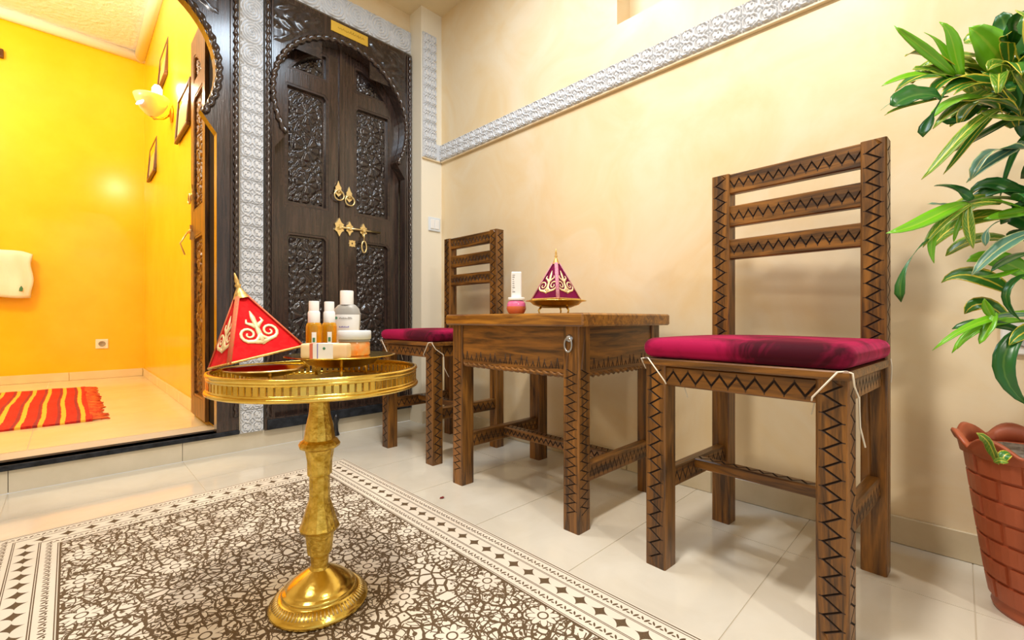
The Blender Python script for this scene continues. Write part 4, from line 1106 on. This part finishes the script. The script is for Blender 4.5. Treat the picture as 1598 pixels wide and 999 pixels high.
LV = [  # points (px, py, distance), width px, material, shape
 ([(1490, 118, .86), (1462, 92, .85), (1428, 66, .85), (1395, 40, .86)], 15, 'leafA', 'long'),
 ([(1492, 118, .86), (1480, 86, .86), (1466, 62, .87), (1442, 50, .87)], 13, 'leafA', 'long'),
 ([(1502, 120, .86), (1486, 90, .86), (1492, 50, .85), (1466, 34, .85)], 22, 'leafA', 'long'),
 ([(1585, 125, .86), (1560, 95, .85), (1545, 62, .85), (1512, 42, .85)], 48, 'leafA', 'long'),
 ([(1560, 110, .90), (1562, 80, .92), (1578, 45, .93), (1560, 22, .93)], 36, 'leafB', 'oval'),
 ([(1478, 122, .86), (1450, 108, .85), (1410, 118, .85), (1376, 134, .85)], 20, 'leafA', 'long'),
 ([(1470, 152, .84), (1440, 142, .83), (1415, 148, .83), (1394, 166, .83)], 42, 'leafB', 'oval'),
 ([(1478, 138, .84), (1462, 168, .83), (1448, 186, .83), (1440, 214, .83)], 20, 'leafB', 'drop'),
 ([(1490, 108, .87), (1460, 100, .87), (1435, 70, .87), (1412, 88, .87)], 34, 'leafC', 'long'),
 ([(1500, 120, .87), (1470, 118, .86), (1440, 104, .86), (1424, 108, .86)], 22, 'leafD', 'long'),
 ([(1570, 150, .85), (1540, 118, .84), (1500, 122, .84), (1468, 150, .84)], 34, 'leafC', 'long'),
 ([(1585, 160, .83), (1555, 135, .82), (1525, 120, .82), (1488, 148, .82)], 30, 'leafC', 'long'),
 ([(1590, 172, .84), (1560, 150, .83), (1530, 158, .83), (1500, 158, .83)], 24, 'leafC', 'oval'),
 ([(1560, 170, .84), (1520, 178, .82), (1480, 240, .82), (1438, 280, .82)], 17, 'leafD', 'long'),
 ([(1565, 168, .88), (1530, 190, .88), (1500, 240, .88), (1472, 272, .88)], 12, 'leafC', 'long'),
 ([(1600, 232, .84), (1570, 232, .83), (1535, 222, .83), (1514, 282, .83)], 30, 'leafE', 'long'),
 ([(1598, 220, .85), (1575, 240, .84), (1545, 246, .84), (1508, 285, .84)], 20, 'leafE', 'long'),
 ([(1640, 140, .84), (1610, 100, .83), (1588, 70, .82), (1600, 18, .82)], 40, 'leafC', 'long'),
 ([(1640, 120, .80), (1610, 110, .80), (1585, 100, .80), (1572, 112, .80)], 26, 'leafD', 'long'),
 ([(1490, 138, .87), (1450, 130, .87), (1400, 150, .87), (1374, 172, .87)], 8, 'leafE', 'long'),
 ([(1480, 150, .86), (1440, 160, .86), (1400, 165, .86), (1380, 180, .86)], 8, 'leafC', 'long'),
 ([(1530, 165, .90), (1510, 180, .91), (1490, 195, .91), (1470, 190, .91)], 20, 'leafB', 'long'),
 ([(1590, 180, .90), (1560, 195, .91), (1530, 215, .91), (1480, 240, .91)], 22, 'leafB', 'long'),
 ([(1560, 120, .88), (1530, 108, .88), (1500, 100, .88), (1480, 100, .88)], 26, 'leafD', 'long'),
 ([(1610, 190, .84), (1580, 180, .83), (1555, 190, .83), (1530, 175, .83)], 16, 'leafD', 'long'),
 ([(1620, 200, .88), (1595, 210, .88), (1575, 240, .88), (1560, 310, .88)], 9, 'leafB', 'long'),
 # second tier
 ([(1518, 312, .86), (1500, 300, .86), (1480, 288, .86), (1458, 290, .86)], 24, 'leafB', 'long'),
 ([(1510, 322, .87), (1490, 325, .87), (1470, 318, .87), (1448, 318, .87)], 14, 'leafE', 'long'),
 ([(1510, 316, .86), (1470, 325, .84), (1440, 355, .84), (1383, 364, .84)], 24, 'leafA', 'long'),
 ([(1516, 318, .85), (1490, 330, .84), (1462, 350, .84), (1440, 386, .84)], 17, 'leafD', 'long'),
 ([(1450, 372, .84), (1420, 395, .83), (1400, 430, .83), (1406, 472, .83)], 17, 'leafB', 'drop'),
 ([(1470, 350, .85), (1450, 370, .85), (1450, 390, .85), (1458, 411, .85)], 11, 'leafA', 'long'),
 ([(1512, 318, .85), (1508, 345, .84), (1512, 365, .84), (1519, 388, .84)], 15, 'leafD', 'long'),
 ([(1505, 325, .86), (1498, 345, .86), (1492, 360, .86), (1488, 378, .86)], 8, 'leafA', 'long'),
 ([(1620, 340, .87), (1580, 320, .86), (1550, 308, .86), (1520, 312, .86)], 16, 'leafA', 'long'),
 ([(1630, 325, .86), (1600, 330, .85), (1570, 335, .85), (1535, 342, .85)], 20, 'leafA', 'long'),
 ([(1625, 362, .86), (1585, 362, .84), (1545, 395, .84), (1516, 430, .84)], 22, 'leafE', 'long'),
 ([(1630, 395, .86), (1600, 392, .85), (1570, 405, .85), (1546, 424, .85)], 22, 'leafB', 'long'),
 ([(1590, 420, .86), (1565, 430, .86), (1545, 436, .86), (1528, 430, .86)], 12, 'leafA', 'long'),
 ([(1560, 345, .86), (1545, 350, .85), (1534, 362, .85), (1538, 384, .85)], 11, 'leafE', 'drop'),
 ([(1620, 380, .88), (1600, 370, .88), (1585, 365, .88), (1575, 372, .88)], 26, 'leafB', 'oval'),
 ([(1625, 425, .85), (1580, 425, .84), (1545, 460, .84), (1592, 500, .84)], 13, 'leafB', 'long'),
 # lowest tier
 ([(1620, 486, .87), (1560, 490, .85), (1510, 500, .84), (1455, 547, .84)], 13, 'leafA', 'long'),
 ([(1625, 492, .86), (1590, 490, .85), (1570, 492, .85), (1548, 496, .85)], 9, 'leafE', 'long'),
 ([(1548, 496, .85), (1546, 488, .85), (1538, 480, .85), (1536, 466, .85)], 13, 'leafA', 'long'),
 ([(1552, 488, .85), (1548, 505, .84), (1540, 518, .84), (1528, 537, .84)], 18, 'leafA', 'long'),
 ([(1534, 508, .85), (1516, 516, .85), (1502, 528, .85), (1494, 545, .85)], 9, 'leafA', 'long'),
 ([(1605, 510, .86), (1560, 535, .84), (1545, 590, .84), (1606, 634, .84)], 27, 'leafB', 'long'),
 # sprouts at the soil
 ([(1556, 724, .84), (1548, 700, .83), (1545, 685, .82), (1524, 676, .82)], 18, 'leafD', 'long'),
 ([(1562, 724, .83), (1566, 710, .83), (1572, 704, .83), (1578, 712, .83)], 16, 'leafC', 'long'),
 ([(1552, 722, .83), (1560, 716, .82), (1566, 720, .82), (1574, 722, .82)], 10, 'leafD', 'long'),
]
for k, (pts, w, mt, sh) in enumerate(LV):
    wm = w / 696 * pts[1][2] * 0.95
    leaf([PX(*p) for p in pts], wm, mt, shape=sh, tilt=k * 1.7, wave=0.06 if k % 3 == 0 else 0.0)
rr = random.Random(21)
for k in range(96):       # the rest of the bush, to all sides of the stems
    Kc = (K1, PX(1540, 128, 0.88), K2, K1, PX(1585, 120, 0.85), K3, PX(1560, 150, 0.87), PX(1590, 345, 0.87))[k % 8]
    a = rr.uniform(0, 2 * PI); el = rr.uniform(-0.3, 0.9); L = rr.uniform(0.07, 0.14)
    d = Vector((math.cos(a) * math.cos(el), math.sin(a) * math.cos(el), math.sin(el)))
    if d.x > 0.35: d.x = 0.35 * rr.random()
    if (Kc + d * L).x > XW - 0.02: continue
    p0 = Kc + d * 0.02 + Vector((rr.uniform(-.03, .03), rr.uniform(-.05, .02), rr.uniform(-.05, .05)))
    p3 = p0 + d * L + Vector((0, 0, -0.05 * rr.random()))
    leaf([p0, p0 + d * L * 0.4 + Vector((0, 0, 0.02)), p0 + d * L * 0.75 + Vector((0, 0, 0.015)), p3], rr.uniform(0.022, 0.046), rr.choice(['leafA', 'leafB', 'leafC', 'leafD', 'leafC']), shape=rr.choice(['long', 'long', 'oval']), tilt=rr.uniform(0, 6))

# ================================================================ SMALL WALL FITTINGS
t = tag(empty('light_switch', (1.532, 2.1999, 1.165)), 'pale blue grey light switch on the corner pier', 'switch')
mb = MB(); mb.box(-0.041, 0.041, -0.009, 0, -0.041, 0.041, c=0.003); mb.build('plate', 'switch', t)
mb = MB(); mb.box(-0.030, -0.001, -0.013, -0.0085, -0.028, 0.028, c=0.002); mb.build('rocker', 'white', t)
mb = MB(); mb.box(0.001, 0.030, -0.013, -0.0085, -0.028, 0.028, c=0.002); mb.build('rocker', 'white', t)
def socket(label, x, y, z, rz):
    t = tag(empty('wall_socket', (x, y, z), rz), label, 'socket')
    mb = MB(); mb.box(-0.042, 0.042, -0.009, 0, -0.042, 0.042, c=0.003); mb.build('plate', 'white', t)
    mb = MB(); mb.lathe([(0.024, 0.0), (0.024, 0.003), (0.020, 0.003), (0.018, 0.0005), (0.0, 0.0005)], 20, M4=Matrix.Translation((0, -0.009, 0)) @ Matrix.Rotation(PI / 2, 4, 'X'), cap=False); mb.build('socket_well', 'grey', t)
    return t
socket('white socket low on the yellow end wall', 0.207, YI - 0.0001, 0.388, 0)
socket('white socket on the cream wall behind the plant', XW - 0.0001, -0.108, 0.56, -PI / 2)
# pictures
def picture(label, y0, y1, z0, z1, lean):
    w, h = y1 - y0, z1 - z0
    t = tag(empty('picture_frame', (XI - 0.004, y0, z0)), label, 'picture', 'dark framed pictures')
    t.rotation_euler = (-math.atan2(lean, h), 0, -PI / 2)
    t.rotation_mode = 'XYZ'
    # local: x along -y world, so build from -w..0 ; local -y points to the room
    R = Matrix.Translation((-w, 0, 0))
    b = 0.022
    for bx in ((0, w, 0, b), (0, w, h - b, h), (0, b, b, h - b), (w - b, w, b, h - b)):
        mb = MB(); mb.box(bx[0], bx[1], -0.020, 0.0, bx[2], bx[3], c=0.003, M4=R); mb.build('frame_bar', 'frame', t)
    mb = MB(); mb.box(b, w - b, -0.010, -0.004, b, h - b, M4=R); mb.build('mount', 'mat', t)
    mb = MB(); mb.box(b + 0.04, w - b - 0.04, -0.0115, -0.0098, b + 0.035, h - b - 0.035, M4=R); mb.build('print', 'paper', t)
    return t
picture('dark framed picture hanging above the wall sconce', 3.975, 4.38, 2.345, 2.620, 0.022)
picture('dark framed picture hanging between the sconce and the open door leaf', 3.14, 3.55, 1.725, 2.01, 0.018)
picture('dark framed picture hanging below the sconce near the room corner', 4.557, 4.99, 1.795, 2.085, 0.022)
# sconce
t = tag(empty('wall_sconce', (XI, 3.80, 2.00)), 'lit bowl shaped wall sconce with violet glass on the yellow wall', 'lamp')
mb = MB(); mb.lathe([(0.0, 0.0), (0.05, 0.0), (0.05, 0.008), (0.02, 0.016)], 20, M4=Matrix.Translation((-0.0005, 0, 0.0)) @ Matrix.Rotation(-PI / 2, 4, 'Y')); mb.build('wall_plate', 'brass', t)
mb = MB(); mb.tube([(-0.012, 0, 0), (-0.05, 0, -0.04), (-0.10, 0, -0.055), (-0.11, 0, -0.035)], 0.008, 8); mb.build('arm', 'brass', t)
mb = MB(); mb.lathe([(0.012, -0.045), (0.035, -0.030), (0.062, 0.0), (0.085, 0.045), (0.098, 0.085), (0.095, 0.086), (0.080, 0.045), (0.058, 0.004), (0.030, -0.024), (0.0, -0.030)], 32, M4=Matrix.Translation((-0.11, 0, 0)), cap=False); mb.build('bowl_shade', 'shade', t)
mb = MB(); mb.rbox(0.006, 0.026, 0.026, 0.006, 6, M4=Matrix.Translation((-0.171, -0.040, 0.022)) @ Matrix.Rotation(0.5, 4, 'Z') @ Matrix.Rotation(0.5, 4, 'Y')); mb.build('violet_pane', 'shade2', t)
mb = MB(); mb.lathe([(0.0, 0.165), (0.016, 0.158), (0.028, 0.135), (0.027, 0.112), (0.014, 0.090), (0.012, 0.02)], 20, M4=Matrix.Translation((-0.085, -0.03, 0)), cap=False); mb.build('bulb', 'bulb', t)
# towel on rail
t = tag(empty('towel_rail', (-0.40, YI, 1.13)), 'short wooden towel rail fixed to the yellow end wall', 'rail')
mb = MB(); mb.tube([(-0.25, -0.055, 0), (0.180, -0.055, 0)], 0.009, 10); mb.build('rod', 'frame', t)
for x in (-0.23, 0.165): mb = MB(); mb.tube([(x, -0.055, 0), (x, 0, 0)], 0.008, 8); mb.build('bracket', 'frame', t)
mb = MB(); vs = []; nx, ns = 24, 30
path = []
for i in range(ns + 1):
    s = i / ns
    if s < 0.45: path.append((-0.078 - 0.004 * math.sin(s * 20), -0.345 + 0.345 * s / 0.45))
    elif s < 0.55: a = (s - 0.45) / 0.10 * PI; path.append((-0.055 - 0.023 * math.cos(a), 0.023 * math.sin(a)))
    else: path.append((-0.032, -0.330 * (s - 0.55) / 0.45))
for i in range(nx + 1):
    x = -0.22 + 0.405 * i / nx; e = min(1.0, (1 - i / nx) * 7)
    for (py, pz) in path: vs.append((x + 0.008 * math.sin(pz * 24), py - (0.016 * e if py < -0.05 else 0) + 0.006 * math.sin(x * 60 + pz * 9), pz * (1 + 0.03 * math.sin(x * 14)) - (0.02 * (1 - e) if pz > -0.05 else 0)))
m_ = len(path)
mb.add(vs, [(i * m_ + j, i * m_ + m_ + j, i * m_ + m_ + 1 + j, i * m_ + 1 + j) for i in range(nx) for j in range(m_ - 1)], 0, True)
tw = empty('hand_towel', (-0.40, YI, 1.13)); tag(tw, 'white towel with small dark emblem hanging on the rail', 'towel')
o = mb.build('cloth', 'towel', tw); md = o.modifiers.new('thick', 'SOLIDIFY'); md.thickness = 0.006; md.offset = 0
mb = MB(); mb.prism([(0.115, -0.30), (0.135, -0.30), (0.138, -0.275), (0.128, -0.255), (0.118, -0.275)], [], -0.108, -0.098); mb.build('emblem', 'inkgreen', tw)
# small fittings
mb = MB(); mb.rbox(0.03, 0.02, 0.035, 0.008, 6, M4=Matrix.Translation((-0.40, YI - 0.021, 2.72))); mb.tube([(-0.40, YI - 0.03, 2.72), (-0.395, YI - 0.06, 2.70), (-0.39, YI - 0.06, 2.73)], 0.006, 6)
tag(mb.build('wall_hook', 'frame'), 'small dark wall hook high on the yellow end wall', 'hook')
t = tag(empty('door_stop', (0.985, 2.292, 0.0)), 'small black door stop standing before the step', 'doorstop')
mb = MB(); mb.lathe([(0.0, 0.0), (0.017, 0.0), (0.018, 0.005), (0.012, 0.022), (0.010, 0.060), (0.014, 0.075)], 18); mb.build('post', 'black', t)
mb = MB(); mb.lathe([(0.014, 0.075), (0.017, 0.085), (0.015, 0.100), (0.006, 0.112), (0.0, 0.114)], 18); mb.build('knob', 'black', t)
mb = MB(); vs = [(0.010 * math.cos(a) * (1.0 if i % 2 else 0.7), 0.006 * math.sin(a), 0.0015 + 0.003 * abs(math.sin(a * 2))) for i, a in enumerate([2 * PI * k / 10 for k in range(10)])]
mb.add(vs + [(0, 0, 0.0008)], [(i, (i + 1) % 10, 10) for i in range(10)], 0, True)
o = mb.build('rose_petal', 'petal'); o.location = (0.89, 1.23, 0.0002); md = o.modifiers.new('thick', 'SOLIDIFY'); md.thickness = 0.0006
tag(o, 'dried dark red petal lying on the floor beside the rug', 'petal')
